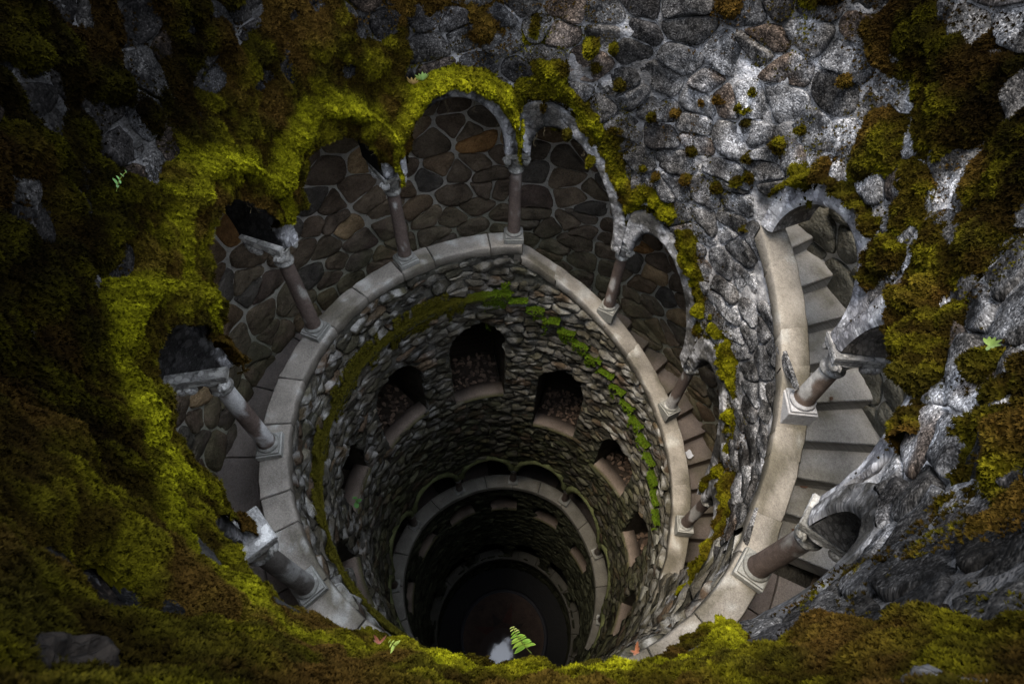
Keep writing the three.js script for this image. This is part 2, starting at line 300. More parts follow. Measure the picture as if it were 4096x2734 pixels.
// ---------------------------------------------------------------- ground round the well
{
  const g = new Geo(), A = 120, rs = [1.3, 1.6, 2.2, 3.5, 6, 12, 30, 80]; const ids = rs.map((r, j) => { const row = []; for (let i = 0; i <= A; i++) { const az = i * 3; if (j < 2 && (az > 340 || az < 62)) { row.push(g.v(P(az, 1.62 + 0.01 * j, RIM - 0.03), [0, 0], [0.05, 0.045, 0.025])); continue; } row.push(g.v(P(az, r, RIM - 0.03 + 0.05 * (cn(az, r, 3, 3) - 0.5)), [Math.cos(az * D) * r * U, Math.sin(az * D) * r * U], [0.05, 0.045, 0.025])); } return row; });
  for (let j = 0; j + 1 < rs.length; j++) for (let i = 0; i < A; i++) g.q(ids[j][i], ids[j + 1][i], ids[j + 1][i + 1], ids[j][i + 1]);
  const m = part('ground', g.done(), mRock); m.userData = { kind: 'structure' };
}

// ---------------------------------------------------------------- the upper wall with its arches
const stain = (az, y) => 0.6 + 0.95 * sstep(0.36, 0.64, cn(az, y * 0.55, 5.5, 4, 51));
const shadeStain = (az, y) => { const s = turn360(az + 90) - 90; return mix(1, 0.4, Math.max(sstep(100, 130, s), sstep(1.2, 1.5, y) * 0.6)) * mix(1, 0.5, sstep(1.1, 1.4, y) * sstep(140, 165, s)) * mix(1, 0.5, sstep(-36, -62, s)) * stain(az, y); };  // painted vignette shade at left and top, darker low right, times the stain
const lich = (az, y) => { // pale crust, strongest on the right side of the well
  const s = turn360(az + 90) - 90; const right = sstep(80, 30, s) * (s < 90 ? 1 : 0) * sstep(-66, -36, s);
  const streak = cn(az, y * 0.45, 12, 3, 3); return clamp(0.1 + 0.95 * right * sstep(0.36, 0.58, streak + 0.25 * G2(az, y, 18, 0.35, 0.5)) - 0.25 * sstep(1.1, 1.4, y));
};
const upperWall = thing('rubble_wall', 'round rubble stone wall of the upper well above the column arches, half under moss', 'wall');
{
  const mort = (az, y) => { const f = cn(az, y, 20, 4, 9), l = lich(az, y), s = turn360(az + 90) - 90; const c = mix3([0.09, 0.088, 0.085], [0.6, 0.6, 0.63], clamp(0.1 + 0.5 * sstep(0.42, 0.6, f) + 0.7 * l)); return mul3(c, shadeStain(az, y) * (0.35 + 1.3 * cn(az, y * 0.7, 34, 3, 19))); };
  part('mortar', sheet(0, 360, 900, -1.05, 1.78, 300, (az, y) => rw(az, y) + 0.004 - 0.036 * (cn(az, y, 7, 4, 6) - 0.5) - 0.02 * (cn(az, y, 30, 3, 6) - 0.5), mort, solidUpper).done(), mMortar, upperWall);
  const poly = cells(-90, 270, 1, -1.0, 1.7, 0.14, 0.098, 0.46, (az, y) => solidUpper(az, y) && archGap(az, y, WB) > WB * 0.7);
  const tones = [[0.2, 0.19, 0.18], [0.25, 0.235, 0.22], [0.15, 0.14, 0.135], [0.27, 0.205, 0.16], [0.2, 0.2, 0.205], [0.34, 0.33, 0.32], [0.12, 0.115, 0.11]];
  const push = p => { for (let q = 0; q < 14; q++) { const az = p[0] / D; if (archGap(az, p[1], WB * 0.8) > WB * 0.8 && p[1] < rim(az) - 0.005) break; const e = 0.004, gx = archGap(az + e / D, p[1], WB * 0.8) - archGap(az - e / D, p[1], WB * 0.8), gy = archGap(az, p[1] + e, WB * 0.8) - archGap(az, p[1] - e, WB * 0.8), l = Math.hypot(gx, gy) || 1; p = p[1] > rim(az) - 0.01 ? [p[0], p[1] - 0.02] : [p[0] + gx / l * 0.012, p[1] + gy / l * 0.012]; } return p; };
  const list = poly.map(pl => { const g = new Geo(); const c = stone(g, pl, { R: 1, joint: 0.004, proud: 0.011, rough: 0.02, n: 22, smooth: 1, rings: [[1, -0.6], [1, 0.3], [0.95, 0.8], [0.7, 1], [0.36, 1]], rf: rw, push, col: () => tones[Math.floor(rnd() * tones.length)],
    tone: (t, az, y, w, f) => { const l = lich(az, y), s = turn360(az + 90) - 90; return mul3(mix3(mul3(t, 1.25), [1.0, 1.01, 1.05], clamp(l * 1.0 * sstep(0.38, 0.58, f) + 0.12 * l)), w * shadeStain(az, y)); } }); return [g, c]; });
  // the part of the stones that shows: those in the bare area first
  list.sort((a, b) => moss(...a[1])[0] - moss(...b[1])[0]);
  list.slice(0, 290).forEach(([g]) => part('stone', g.done(), mLichen, upperWall));
  if (list.length > 290) { const m = part('hidden_stones', mergeGeometries(list.slice(290).map(([g]) => g.done())), mLichen, upperWall); m.userData.kind = 'stuff'; }
  // arch faces with soffits
  for (const b of bays) {
    const g = new Geo(), n = 130, U_ = b.turn === 'U', white = U_ ? 1 : b.k < 0 ? 0.5 : 0.35, rOut = 1.18;
    const prof = []; for (let q = 0; q <= 12; q++) prof.push([1 - q / 12, 0.972 + 0.012 * (q < 2 || q > 10 ? 1 : 0) * (q === 0 || q === 12 ? 1 : 0.3)]); for (let q = 1; q <= 8; q++) prof.push([0, mix(0.972, rOut, q / 8)]);
    prof.unshift([1, 1.01]);
    const ids = [];
    for (let i = 0; i <= n; i++) {
      const tt = Math.PI * i / n, row = [];
      for (const [w, r] of prof) {
        const W = w * WB * (U_ ? 1.15 : 1); let az = b.m + (b.hw + W / D) * Math.cos(tt); az = clamp(az, b.a + 0.03, b.b - 0.03);
        let y = b.line(clamp(az, b.a, b.b)) + (b.rise + W) * Math.sin(tt); if (i === 0 || i === n) y -= 0.02;
        const e = cn(az, y, 25, 3, b.k), k = cn(az, y + r, 7, 4, 13), face = r < 0.99;
        const rrr = r + (r < 1.05 ? rw(az, y) - 1 : 0) + (face && (b.k >= 6) ? 0.016 : 0) + (face ? 0.012 * (cn(az, y, 13, 4, 2) - 0.5) : 0);
        const wl = face ? white * sstep(0.44, 0.58, 0.5 * k + 0.5 * cn(az, y, 22, 3, 33)) : 0.2 * sstep(0.5, 0.6, k);
        const leg = !U_ && face ? sstep(0.15, 0.04, y - b.line(clamp(az, b.a, b.b))) * sstep(0.36, 0.5, e) : 0;
        const c = mul3(mix3(U_ ? (face ? [0.32, 0.32, 0.35] : [0.2, 0.18, 0.16]) : [0.1, 0.096, 0.09], [0.82, 0.82, 0.86], Math.max(wl, 0.8 * leg)), (0.6 + 0.8 * e) * (U_ ? 1.1 : mix(shadeStain(az, y), 1, leg)));
        row.push(g.v(P(az, rrr, y + (face ? 0 : 0.004 * (e - 0.5))), [(az * D + r) * U, (y + r) * U], c));
      }
      ids.push(row);
    }
    for (let i = 0; i < n; i++) for (let q = 0; q + 1 < prof.length; q++) g.q(ids[i][q], ids[i + 1][q], ids[i + 1][q + 1], ids[i][q + 1]);
    part('arch', g.done(), mPale, upperWall);
  }
  // rear face of the wall, inside the gallery, and its uneven top
  part('back_face', sheet(0, 360, 360, -1.05, 1.7, 120, () => 1.18, () => [0.12, 0.11, 0.1], (az, y) => !((az > 322 || az < 46) && y > copU(turn360(az + 90) - 90) - 0.66 && y < Math.max(0.665, copU(turn360(az + 90) - 90) + 0.1)) && (solidUpper(az, y) || y > (azA(az) < AZ0 ? copA(azA(az)) : 0) + HC - 0.02 && archGap(az, y, WB * 0.55) < WB * 0.6 && archGap(az, y, 0) > 0.01)).done(), mRock, upperWall);
  {
    const g = new Geo(), n = 720, rs = 14, ids = []; for (let i = 0; i <= n; i++) { const az = i / 2, row = [], open = az > 340 || az < 62 ? 0.45 : 1; for (let j = 0; j <= rs; j++) { const r = rw(az, RIM) + 0.012 + j * 0.026 * open; const y = rim(az) - 0.012 * (j === 0 ? 2 : 0) + 0.06 * (cn(az, r, 7, 4, 3) - 0.5) * Math.min(1, j / 2); row.push(g.v(P(az, r, y), [az * D * U, r * U * 1.5], mul3([0.2, 0.19, 0.17], 0.5 + cn(az, r, 14, 3)))); } ids.push(row); }
    for (let i = 0; i < n; i++) for (let j = 0; j < rs; j++) g.q(ids[i][j], ids[i][j + 1], ids[i + 1][j + 1], ids[i + 1][j]);
    part('rim', g.done(), mLichen, upperWall);
  }
  // loose-looking capstones of the rim under the camera
  for (const [az, r, y, w, h, d, c] of [[-107, 1.2, 1.655, 0.12, 0.06, 0.1, [0.024, 0.019, 0.015]], [-84, 1.15, 1.63, 0.075, 0.03, 0.05, [0.2, 0.2, 0.21]], [-77, 1.16, 1.65, 0.1, 0.04, 0.06, [0.12, 0.12, 0.125]]]) {
    const g = new THREE.SphereGeometry(1, 56, 40), p = g.attributes.position;
    for (let k = 0; k < p.count; k++) { const x = p.getX(k), q = p.getY(k), z = p.getZ(k), s = 0.72 + 0.5 * fbm(x * 1.7 + az, q * 1.7, z * 1.7, 3) + 0.16 * (fbm(x * 7 + az, q * 7, z * 7, 3) - 0.5) - 0.1 * sstep(0.05, 0, Math.abs(fbm(x * 2 + az, q * 2, z * 2, 3) - 0.5)), f = v => Math.sign(v) * Math.pow(Math.abs(v), 0.6); p.setXYZ(k, f(x) * s * w * U * 0.6, f(q) * s * h * U * 0.6, f(z) * s * d * U * 0.6); }
    g.computeVertexNormals(); const m = part('capstone', paint(g, (x, q, z) => mul3(c, 0.2 + 1.5 * fbm(x * 16 + az, q * 16, z * 16, 4))), mRock, upperWall); m.position.set(...P(az, r, y)); m.rotation.y = az * D + rr(-0.3, 0.3);
  }
}

// ---------------------------------------------------------------- shaft wall between the copings of the upper and the middle arcade
const niches = [[109, 11.2, -1.57, -0.93, 0.27], [144, 11.2, -1.45, -0.98, 0.24], [177, 9, -1.3, -1.0, 0.18], [73, 10.4, -2.06, -1.4, 0.24], [38.5, 10, -2.26, -1.86, 0.22], [9, 8.5, -2.62, -2.15, 0.25], [-20, 8.5, -2.95, -2.5, 0.25], [210, 9, -1.3, -0.95, 0.2], [243, 9, -1.3, -0.95, 0.2]];
const deep = [[155, 9, -4.08, -3.86, 0.12], [125, 9, -4.22, -3.98, 0.12], [96, 9, -4.3, -4.02, 0.12], [66, 9, -4.45, -4.2, 0.12], [34, 9, -4.75, -4.5, 0.12], [186, 9, -4.05, -3.8, 0.14], [216, 9, -4.05, -3.8, 0.14]];
const inNiche = (list, az, y, grow) => { for (const [a, hw, lo, sp, rise] of list) { const dx = (az - a) * D, hx = hw * D + grow; if (Math.abs(dx) > hx || y < lo - grow) continue; if (y < sp || Math.hypot(dx / hx, (y - sp) / (rise + grow)) < 1) return true; } return false; };
const L2C = k => 91 + BAY * k, L2B = []; for (let k = -4; k <= 6; k++) L2B.push([L2C(k) + BAY / 2, k]);
const inL2 = (az, y, grow) => { const k = Math.floor((az - 91) / BAY), m = 91 + BAY * (k + 0.5), dx = (az - m) * D, c = copL2(az), sp = c + 0.44, hx = 13 * D + grow; if (y < c - 0.03) return false; if (y < sp) return true; return Math.hypot(dx / hx, (y - sp) / (0.25 + grow)) < 1; };
const strT = az => az > 96 ? -0.36 + (az > 150 ? -0.0008 * (az - 150) : 0) : -0.4 - SLOPE * (AZ0 - az);
const shaft = thing('shaft_wall', 'coarse coursed stone wall of the well shaft below the upper coping, pierced by arched niches', 'wall');
{
  const lip = az => copA(az) - (az < AZ0 ? 0.105 : 0.07);
  const solid = (az, y) => y < lip(az) + 0.01 && y > copL2(az) - 0.02 && !inNiche(niches, az, y, 0) && !inL2(az, y, 0.02);
  const depthShade = y => mix(1, 0.62, sstep(-1.2, -3, y));  // shade of the deep shaft painted into the stone colour
  const green = (az, y) => clamp(0.15 + 0.55 * sstep(-1.2, -2.4, y) + 0.6 * (cn(az, y, 4, 3, 17) - 0.5));
  part('mortar', sheet(-35, 325, 900, -4.9, 0, 340, (az, y) => 0.996 - 0.04 * (cn(az, y * 2, 12, 3, 2) - 0.45), (az, y) => mul3(mix3([0.12, 0.115, 0.105], [0.08, 0.09, 0.045], green(az, y)), (0.3 + 1.4 * cn(az, y, 22, 3)) * depthShade(y)), solid).done(), mRock, shaft);
  const poly = cells(-35, 325, 1, -4.9, 0, 0.125, 0.058, 0.46, (az, y) => solid(az, y) && y < lip(az) - 0.01 && !inNiche(niches, az, y, 0.01) && !inL2(az, y, 0.06));
  const tones = [[0.21, 0.19, 0.15], [0.15, 0.135, 0.1], [0.27, 0.245, 0.2], [0.21, 0.15, 0.105], [0.11, 0.1, 0.08], [0.3, 0.28, 0.24]];
  const push = p => { for (let q = 0; q < 8; q++) { const az = p[0] / D; if (p[1] > lip(az)) p = [p[0], lip(az) - 0.005]; else if (inNiche(niches, az, p[1], 0.0)) { let b = null, bd = 999; for (const n of niches) { const d = Math.abs(az - n[0]); if (d < bd) { bd = d; b = n; } } const dx = (az - b[0]) * D, dy = p[1] - (b[2] + b[3]) / 2, l = Math.hypot(dx, dy); p = [p[0] + dx / l * 0.012, p[1] + dy / l * 0.012]; } else break; } return p; };
  const list = poly.map(pl => { let cx = 0, cy = 0; for (const q of pl) { cx += q[0]; cy += q[1]; } cx /= pl.length; cy /= pl.length; const az = cx / D; // seen size: near and facing the camera
    const e = new THREE.Vector3(...P(az, 1, cy)), v = camera.position.clone().sub(e), d = v.length(), nrm = new THREE.Vector3(-Math.cos(az * D), 0, Math.sin(az * D)); return { pl, s: Math.max(0, v.dot(nrm)) / d ** 3 * (az > 235 || az < -8 ? 0.15 : 1) * (cy < copL2(az) ? 0.2 : 1) }; });
  list.sort((a, b) => b.s - a.s);
  const make = (pl, n, rings) => { const g = new Geo(); stone(g, pl, { R: 1, joint: 0.0025, proud: 0.022, rough: 0.03, n, smooth: 0, rings, push, rf: () => 1, col: () => tones[Math.floor(rnd() * tones.length)], tone: (t, az, y, w, f) => mul3(mix3(mix3(mul3(t, 0.72), [0.09, 0.1, 0.04], green(az, y) * 0.9 * sstep(0.3, 0.6, f)), [0.46, 0.46, 0.45], 0.85 * sstep(0.52, 0.62, cn(az, y * 0.6, 26, 3, 12)) * sstep(-2.2, -1.2, y) * (az > 130 || az < 50 ? 1 : 0.45)), w * (0.4 + 1.3 * f) * depthShade(y)) }); return g.done(); };
  list.slice(0, 300).forEach(o => part('stone', make(o.pl, 16, [[1, -0.5], [1, 0.4], [0.88, 0.9], [0.5, 1.0]]), mRock, shaft));
  part('small_stones', mergeGeometries(list.slice(300).map(o => make(o.pl, 10, [[1, -0.5], [1, 0.4], [0.8, 1]]))), mRock, shaft).userData.kind = 'stuff';
  // niches: vaulted recesses with a sandy sill, shade painted in towards the back
  const recess = (list, parent, depth, tint) => { for (const [a, hw, lo, sp, rise] of list) {
    const g = new Geo(), pts = []; const N = 16, hx = hw; for (let q = 0; q <= 6; q++) pts.push([-hx, mix(lo - (list === niches ? 0.16 : 0.05), sp, q / 6)]); for (let q = 1; q < N; q++) { const t = Math.PI * (1 - q / N); pts.push([hx * Math.cos(t), sp + rise * Math.sin(t)]); } for (let q = 6; q >= 0; q--) pts.push([hx, mix(lo - (list === niches ? 0.16 : 0.05), sp, q / 6)]);
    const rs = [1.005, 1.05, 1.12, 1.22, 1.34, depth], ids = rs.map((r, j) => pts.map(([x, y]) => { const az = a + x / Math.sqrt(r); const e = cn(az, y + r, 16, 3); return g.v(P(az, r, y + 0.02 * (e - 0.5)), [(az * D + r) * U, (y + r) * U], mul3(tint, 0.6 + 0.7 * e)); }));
    for (let j = 0; j + 1 < rs.length; j++) for (let q = 0; q + 1 < pts.length; q++) g.q(ids[j][q], ids[j][q + 1], ids[j + 1][q + 1], ids[j + 1][q]);
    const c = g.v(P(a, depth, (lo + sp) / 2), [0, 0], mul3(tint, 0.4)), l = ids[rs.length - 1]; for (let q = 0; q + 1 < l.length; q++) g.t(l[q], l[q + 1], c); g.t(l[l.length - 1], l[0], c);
    const m = part('niche', g.done(), mRock, parent);
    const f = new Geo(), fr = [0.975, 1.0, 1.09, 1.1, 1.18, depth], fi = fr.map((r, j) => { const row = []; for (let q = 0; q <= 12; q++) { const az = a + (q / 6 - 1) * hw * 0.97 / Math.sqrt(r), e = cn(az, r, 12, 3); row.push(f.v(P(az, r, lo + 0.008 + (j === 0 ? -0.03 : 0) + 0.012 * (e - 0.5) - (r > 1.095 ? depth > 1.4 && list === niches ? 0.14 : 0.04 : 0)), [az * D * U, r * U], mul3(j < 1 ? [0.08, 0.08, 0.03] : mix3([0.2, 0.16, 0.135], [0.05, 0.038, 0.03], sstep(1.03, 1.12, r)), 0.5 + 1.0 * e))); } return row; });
    for (let j = 0; j + 1 < fr.length; j++) for (let q = 0; q < 12; q++) f.q(fi[j][q], fi[j][q + 1], fi[j + 1][q + 1], fi[j + 1][q]);
    part('sill', f.done(), mPoint, m);
  } };
  recess(niches, shaft, 1.46, [0.09, 0.078, 0.06]);
  // arch rings of the middle arcade
  for (const [m, k] of L2B) {
    if (m < -40 || m > 330) continue; const g = new Geo(), n = 36, prof = [[1, 1.0], [1, 0.968], [0.5, 0.96], [0, 0.972], [0, 1.05], [0, 1.15]], ids = [];
    for (let i = 0; i <= n; i++) { const t = Math.PI * i / n; ids.push(prof.map(([w, r]) => { const W = w * 0.06; const az = clamp(m + (13 + W / D) * Math.cos(t), m - BAY / 2 + 0.05, m + BAY / 2 - 0.05), y = copL2(az) + 0.44 + (0.25 + W) * Math.sin(t); return g.v(P(az, r, y), [az * D * U, y * U + r], mul3([0.18, 0.2, 0.09], 0.5 + 1.0 * cn(az, y, 14, 3))); })); }
    for (let i = 0; i < n; i++) for (let q = 0; q + 1 < prof.length; q++) g.q(ids[i][q], ids[i + 1][q], ids[i + 1][q + 1], ids[i][q + 1]);
    part('arch', g.done(), mRock, shaft);
  }
  shaft.userData.recess = undefined; delete shaft.userData.recess; globalThis.__recess = recess;
}
// ---------------------------------------------------------------- deep shaft, bottom
const deepWall = thing('shaft_wall', 'dark lowest stretch of the well shaft wall between the middle arcade and the floor', 'wall');
{
  const l3 = az => -6.55, inL3 = (az, y) => { const k = Math.floor((az - 91) / BAY), m = 91 + BAY * (k + 0.5), dx = Math.abs(az - m) / 13; return y > -6.55 && y < -6.05 + 0.25 * Math.sqrt(Math.max(0, 1 - dx * dx)) && dx < 1; };
  const solid = (az, y) => y < copL2(az) - 0.03 && !inNiche(deep, az, y, 0) && !inL3(az, y);
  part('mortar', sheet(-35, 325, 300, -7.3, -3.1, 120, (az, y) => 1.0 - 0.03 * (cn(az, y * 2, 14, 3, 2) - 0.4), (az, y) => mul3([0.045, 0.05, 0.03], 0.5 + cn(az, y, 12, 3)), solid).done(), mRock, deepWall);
  const poly = cells(-35, 325, 1, -7.3, -3.1, 0.13, 0.06, 0.36, (az, y) => solid(az, y) && y < copL2(az) - 0.06 && !inNiche(deep, az, y, 0.02));
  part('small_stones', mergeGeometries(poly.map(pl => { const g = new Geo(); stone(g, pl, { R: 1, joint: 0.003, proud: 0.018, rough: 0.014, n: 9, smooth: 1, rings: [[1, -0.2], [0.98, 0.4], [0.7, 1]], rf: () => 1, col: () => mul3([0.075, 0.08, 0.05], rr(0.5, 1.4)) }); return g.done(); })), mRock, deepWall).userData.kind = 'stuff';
  globalThis.__recess(deep, deepWall, 1.46, [0.05, 0.05, 0.04]); delete globalThis.__recess;
}
{ // floor with its inlaid star, curb and wet patch
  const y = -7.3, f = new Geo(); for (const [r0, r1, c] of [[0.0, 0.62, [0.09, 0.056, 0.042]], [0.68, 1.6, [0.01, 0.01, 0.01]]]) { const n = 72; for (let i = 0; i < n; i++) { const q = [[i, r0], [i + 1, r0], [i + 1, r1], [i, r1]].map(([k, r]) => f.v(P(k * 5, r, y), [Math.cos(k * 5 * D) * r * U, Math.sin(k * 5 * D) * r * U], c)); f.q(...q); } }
  const fl = part('floor', f.done(), mWet); fl.userData = { kind: 'structure' };
  const star = new Geo(); for (let k = 0; k < 8; k++) { const a = 78 + k * 45, c = k % 2 ? [0.05, 0.035, 0.03] : [0.1, 0.04, 0.03], r1 = k % 2 ? 0.36 : 0.5; star.t(star.v(P(a, r1, y + 0.003), [0, 0], c), star.v(P(a - 22, 0.2, y + 0.003), [1, 0], c), star.v(P(a + 22, 0.2, y + 0.003), [0.5, 1], c)); }
  part('star_inlay', star.done(), mWet, fl, 'dark red and black pointed star inlaid in the floor');
  const curb = new THREE.LatheGeometry([[0.62, -0.01], [0.62, 0.022], [0.63, 0.03], [0.66, 0.03], [0.68, 0.02], [0.68, -0.01]].map(([r, q]) => new THREE.Vector2(r * U, (y + q) * U)), 96);
  part('curb', paint(curb, [0.025, 0.025, 0.03]), M({ roughness: 0.5, specularIntensity: 0.3 }), fl);
  const wetT = texture(256, (u, v) => { const d = Math.hypot(u - 0.5, v - 0.5) * 2, e = d + 0.7 * (tfbm(u, v, 5, 301, 4) - 0.5); return grey(0.1 + 0.9 * sstep(0.35, 0.85, e)); });
  const pud = new THREE.CircleGeometry(0.36 * U, 48); pud.rotateX(-Math.PI / 2); paint(pud, [0.06, 0.04, 0.034]);
  { const p = pud.attributes.position, uv = pud.attributes.uv; for (let k = 0; k < p.count; k++) uv.setXY(k, p.getX(k) / (0.72 * U) + 0.5, p.getZ(k) / (0.72 * U) + 0.5); }
  const pm = part('puddle', pud, M({ roughness: 1, roughnessMap: wetT, specularIntensity: 1.6 })); pm.position.set(0.0, (y + 0.006) * U, 0.25 * U); pm.userData = { kind: 'structure' };
}

// ---------------------------------------------------------------- gallery behind the arches: outer wall, vault, floors
const RG = 1.5;
const flA = az => copA(az) - 0.5, flU = az => copU(az) - 0.5;
const gallery = thing('gallery_wall', 'brown fieldstone wall with pale pointing at the back of the arcaded gallery', 'wall');
{
  const rg = (az, y) => RG + (az < 62 ? 0.13 * sstep(0.86, 1.0, y - copA(az)) * sstep(62, 46, az) : 0) + 0.03 * (cn(az, y, 4, 3, 7) - 0.5) - 0.012 * (cn(az, y, 14, 3, 7) - 0.5);
  part('pointing', sheet(-80, 280, 480, -2.3, 1.72, 160, rg, (az, y) => mul3(mix3([0.62, 0.6, 0.55], [0.42, 0.42, 0.33], sstep(0.15, -0.4, y - Math.min(0, copA(az)))), 0.65 + 0.6 * cn(az, y, 12, 3))).done(), mPoint, gallery);
  const keep = (az, y) => { const f = copA(az); return (y > f - 0.56 && y < f + 1.12) || (az < 50 && y > flU(az) - 0.06 && y < 1.7); };
  const poly = cells(-78, 250, RG, -2.2, 1.7, 0.185, 0.13, 0.44, keep);
  const tones = [[0.115, 0.088, 0.066], [0.135, 0.112, 0.082], [0.095, 0.08, 0.065], [0.145, 0.105, 0.07], [0.14, 0.11, 0.08], [0.115, 0.09, 0.068], [0.26, 0.145, 0.06], [0.29, 0.21, 0.125], [0.09, 0.068, 0.058], [0.115, 0.09, 0.07], [0.1, 0.08, 0.06], [0.085, 0.078, 0.07]];
  const list = poly.map(pl => { const g = new Geo(); const c = stone(g, pl, { R: RG, joint: 0.0085, proud: 0.026, rough: 0.018, n: 24, smooth: 0.5, rings: [[1, -0.3], [1, 0.35], [0.95, 0.8], [0.68, 1], [0.34, 1]], rf: rg, col: (az, y) => { const t = tones[Math.floor(rnd() * (y - copA(az) < -0.2 ? 6 : tones.length))]; return az < 40 && y > -0.4 ? [0.24, 0.235, 0.2] : mul3(t, 2.3); },
    tone: (t, az, y, w, f) => mul3(mix3(t, [0.16, 0.17, 0.09], 0.55 * sstep(0.1, -0.4, y - copA(az)) * sstep(0.35, 0.6, f)), w) }); return [g, c]; });
  list.sort((a, b) => (a[1][0] > 225 || a[1][0] < -25 ? 1 : 0) - (b[1][0] > 225 || b[1][0] < -25 ? 1 : 0));
  list.slice(0, 300).forEach(([g]) => part('stone', g.done(), mRock, gallery));
  if (list.length > 300) part('further_stones', mergeGeometries(list.slice(300).map(([g]) => g.done())), mRock, gallery).userData.kind = 'stuff';
  // vault over the landing and the stairs
  const v = new Geo(), N = 180; const va = az => (az > AZ0 ? 1.06 : copA(az) + 0.82); let prev = null;
  for (let i = 0; i <= N; i++) { const az = -60 + i * 2.1; const row = [1.13, 1.2, 1.3, 1.4, 1.5, 1.56].map((r, j) => v.v(P(az, r, va(az) + [0, 0.06, 0.1, 0.1, 0.05, -0.02][j]), [az * D * U, r * U], [0.1, 0.095, 0.085])); if (prev) for (let j = 0; j < 5; j++) v.q(prev[j], row[j], row[j + 1], prev[j + 1]); prev = row; }
  part('vault', v.done(), mRock, gallery);
  const w = new Geo(); prev = null; for (let i = 0; i <= 22; i++) { const az = -64 + i * 2; const row = [1.13, 1.3, 1.45, 1.58].map((r, j) => w.v(P(az, r, 1.16 + [0, 0.07, 0.05, 0][j]), [az * D * U, r * U], [0.1, 0.095, 0.085])); if (prev) for (let j = 0; j < 3; j++) w.q(prev[j], row[j], row[j + 1], prev[j + 1]); prev = row; }
  part('vault', w.done(), mRock, gallery);
  // lower galleries: closed dark drum with floors
  part('lower_drum', sheet(-40, 320, 120, -7.4, -2.2, 60, () => 1.55, (az, y) => mul3([0.07, 0.06, 0.05], 0.6 + 0.7 * cn(az, y, 6, 3))).done(), mRock, gallery);
  for (const [h, d] of [[0.85, 0.0], [-0.5, 0]]) { const q = new Geo(); let pr = null; for (let i = 0; i <= 120; i++) { const az = -35 + i * 3, row = [1.06, 1.3, 1.56].map(r => q.v(P(az, r, copL2(az) + h), [az * D * U, r * U], [0.14, 0.12, 0.11])); if (pr) for (let j = 0; j < 2; j++) q.q(pr[j], row[j], row[j + 1], pr[j + 1]); pr = row; } part(h < 0 ? 'lower_floor' : 'vault', q.done(), mGran, gallery); }
}
// sector block with softened upper edges (az0..az1, r0..r1, y0..y1 at both ends), used for slabs, steps and coping stones
function block(a0, a1, r0, r1, yt0, yt1, h, col, o = {}) {
  const g = new Geo(), n = Math.max(2, Math.ceil(Math.abs(a1 - a0) / 1.6)), b = o.bevel ?? 0.006, nr = o.nr ?? 4, sd = rnd() * 50;
  const sec = []; sec.push([r0 + (o.under || 0), -h], [r0, -h + b], [r0, -b]); for (let q = 0; q <= nr; q++) sec.push([mix(r0 + b, r1 - b, q / nr), 0]); sec.push([r1, -b], [r1, -h]);
  const ids = []; const da = b / D;
  for (let i = 0; i <= n + 2; i++) {
    const e = i === 0 || i === n + 2, az = i === 0 ? a0 : i === n + 2 ? a1 : mix(a0 + da, a1 - da, (i - 1) / n), t = (az - a0) / (a1 - a0);
    ids.push(sec.map(([r, y]) => { const s = 0.004 * (o.rough ?? 1) * (cn(az, r + y, 20, 2, sd) - 0.5); const yy = mix(yt0, yt1, t) + (e ? Math.min(y, -b) : y) + s, k = fbm(az * D * 14 + sd, r * 14, yy * 14, 3); return g.v(P(az, r + s, yy), [(az * D + sd) * U, (r + yy) * U], o.tone ? o.tone(col, az, r, y, k) : mul3(col, 0.72 + 0.56 * k)); }));
  }
  for (let i = 0; i + 1 < ids.length; i++) for (let q = 0; q + 1 < sec.length; q++) g.q(ids[i][q], ids[i + 1][q], ids[i + 1][q + 1], ids[i][q + 1]);
  for (const [row, f] of [[ids[0], 0], [ids[ids.length - 1], 1]]) for (let q = 1; q + 1 < row.length; q++) f ? g.t(row[0], row[q], row[q + 1]) : g.t(row[0], row[q + 1], row[q]);
  return g;
}
{
  const fl = thing('landing_floor', 'curved landing of worn brown stone slabs behind the left arches', 'floor', [0, 0, 0], null, 'structure');
  const R1 = 1.6; let a = AZ0 + 3; while (a < 338) { const w = rr(10, 17), e = Math.min(338, a + w), m = rr(1.24, 1.3); part('slab', block(a + 0.12, e - 0.12, 1.05, m - 0.003, -0.5, -0.5, 0.05, mul3([0.3, 0.255, 0.235], rr(0.8, 1.15)), { bevel: 0.003 }).done(), mGran, fl); part('slab', block(a + 0.12, e - 0.12, m + 0.003, R1, -0.5, -0.5, 0.05, mul3([0.33, 0.29, 0.265], rr(0.8, 1.15)), { bevel: 0.003 }).done(), mGran, fl); a = e; }
  part('bed', block(AZ0 + 3, 338, 1.05, R1, -0.515, -0.515, 0.08, [0.1, 0.09, 0.08]).done(), mGran, fl);
  const stair = (name, label, i0, i1, top, r1 = 1.6, sc = [0.25, 0.21, 0.19]) => { const t = thing(name, label, 'staircase'); for (let i = i0; i < i1; i++) { const b = AZ0 + 3.4 - i * (BAY / 5), y = top - 0.5 - 0.08484 * (i + 0.4);
    part('step', block(b - BAY / 5 - 0.55, b, 1.05, r1, y, y, 0.1, mul3(sc, rr(0.85, 1.12)), { bevel: 0.007, nr: 9, tone: (c, az, r, yy, k) => mul3(mix3(c, [0.13, 0.12, 0.085], 0.7 * sstep(0.46, 0.66, fbm(az * D * 9, r * 9, yy * 9, 4))), 0.65 + 0.7 * k) }).done(), mGran, t); } };
  stair('staircase', 'curved flight of brownish stone steps going down behind the right columns', 0, 18, 0);
  stair('staircase', 'pale grey upper flight of stone steps seen through the whitened arch at right', 8, 18, PITCH + 0.06, 1.72, [0.42, 0.41, 0.395]);
}

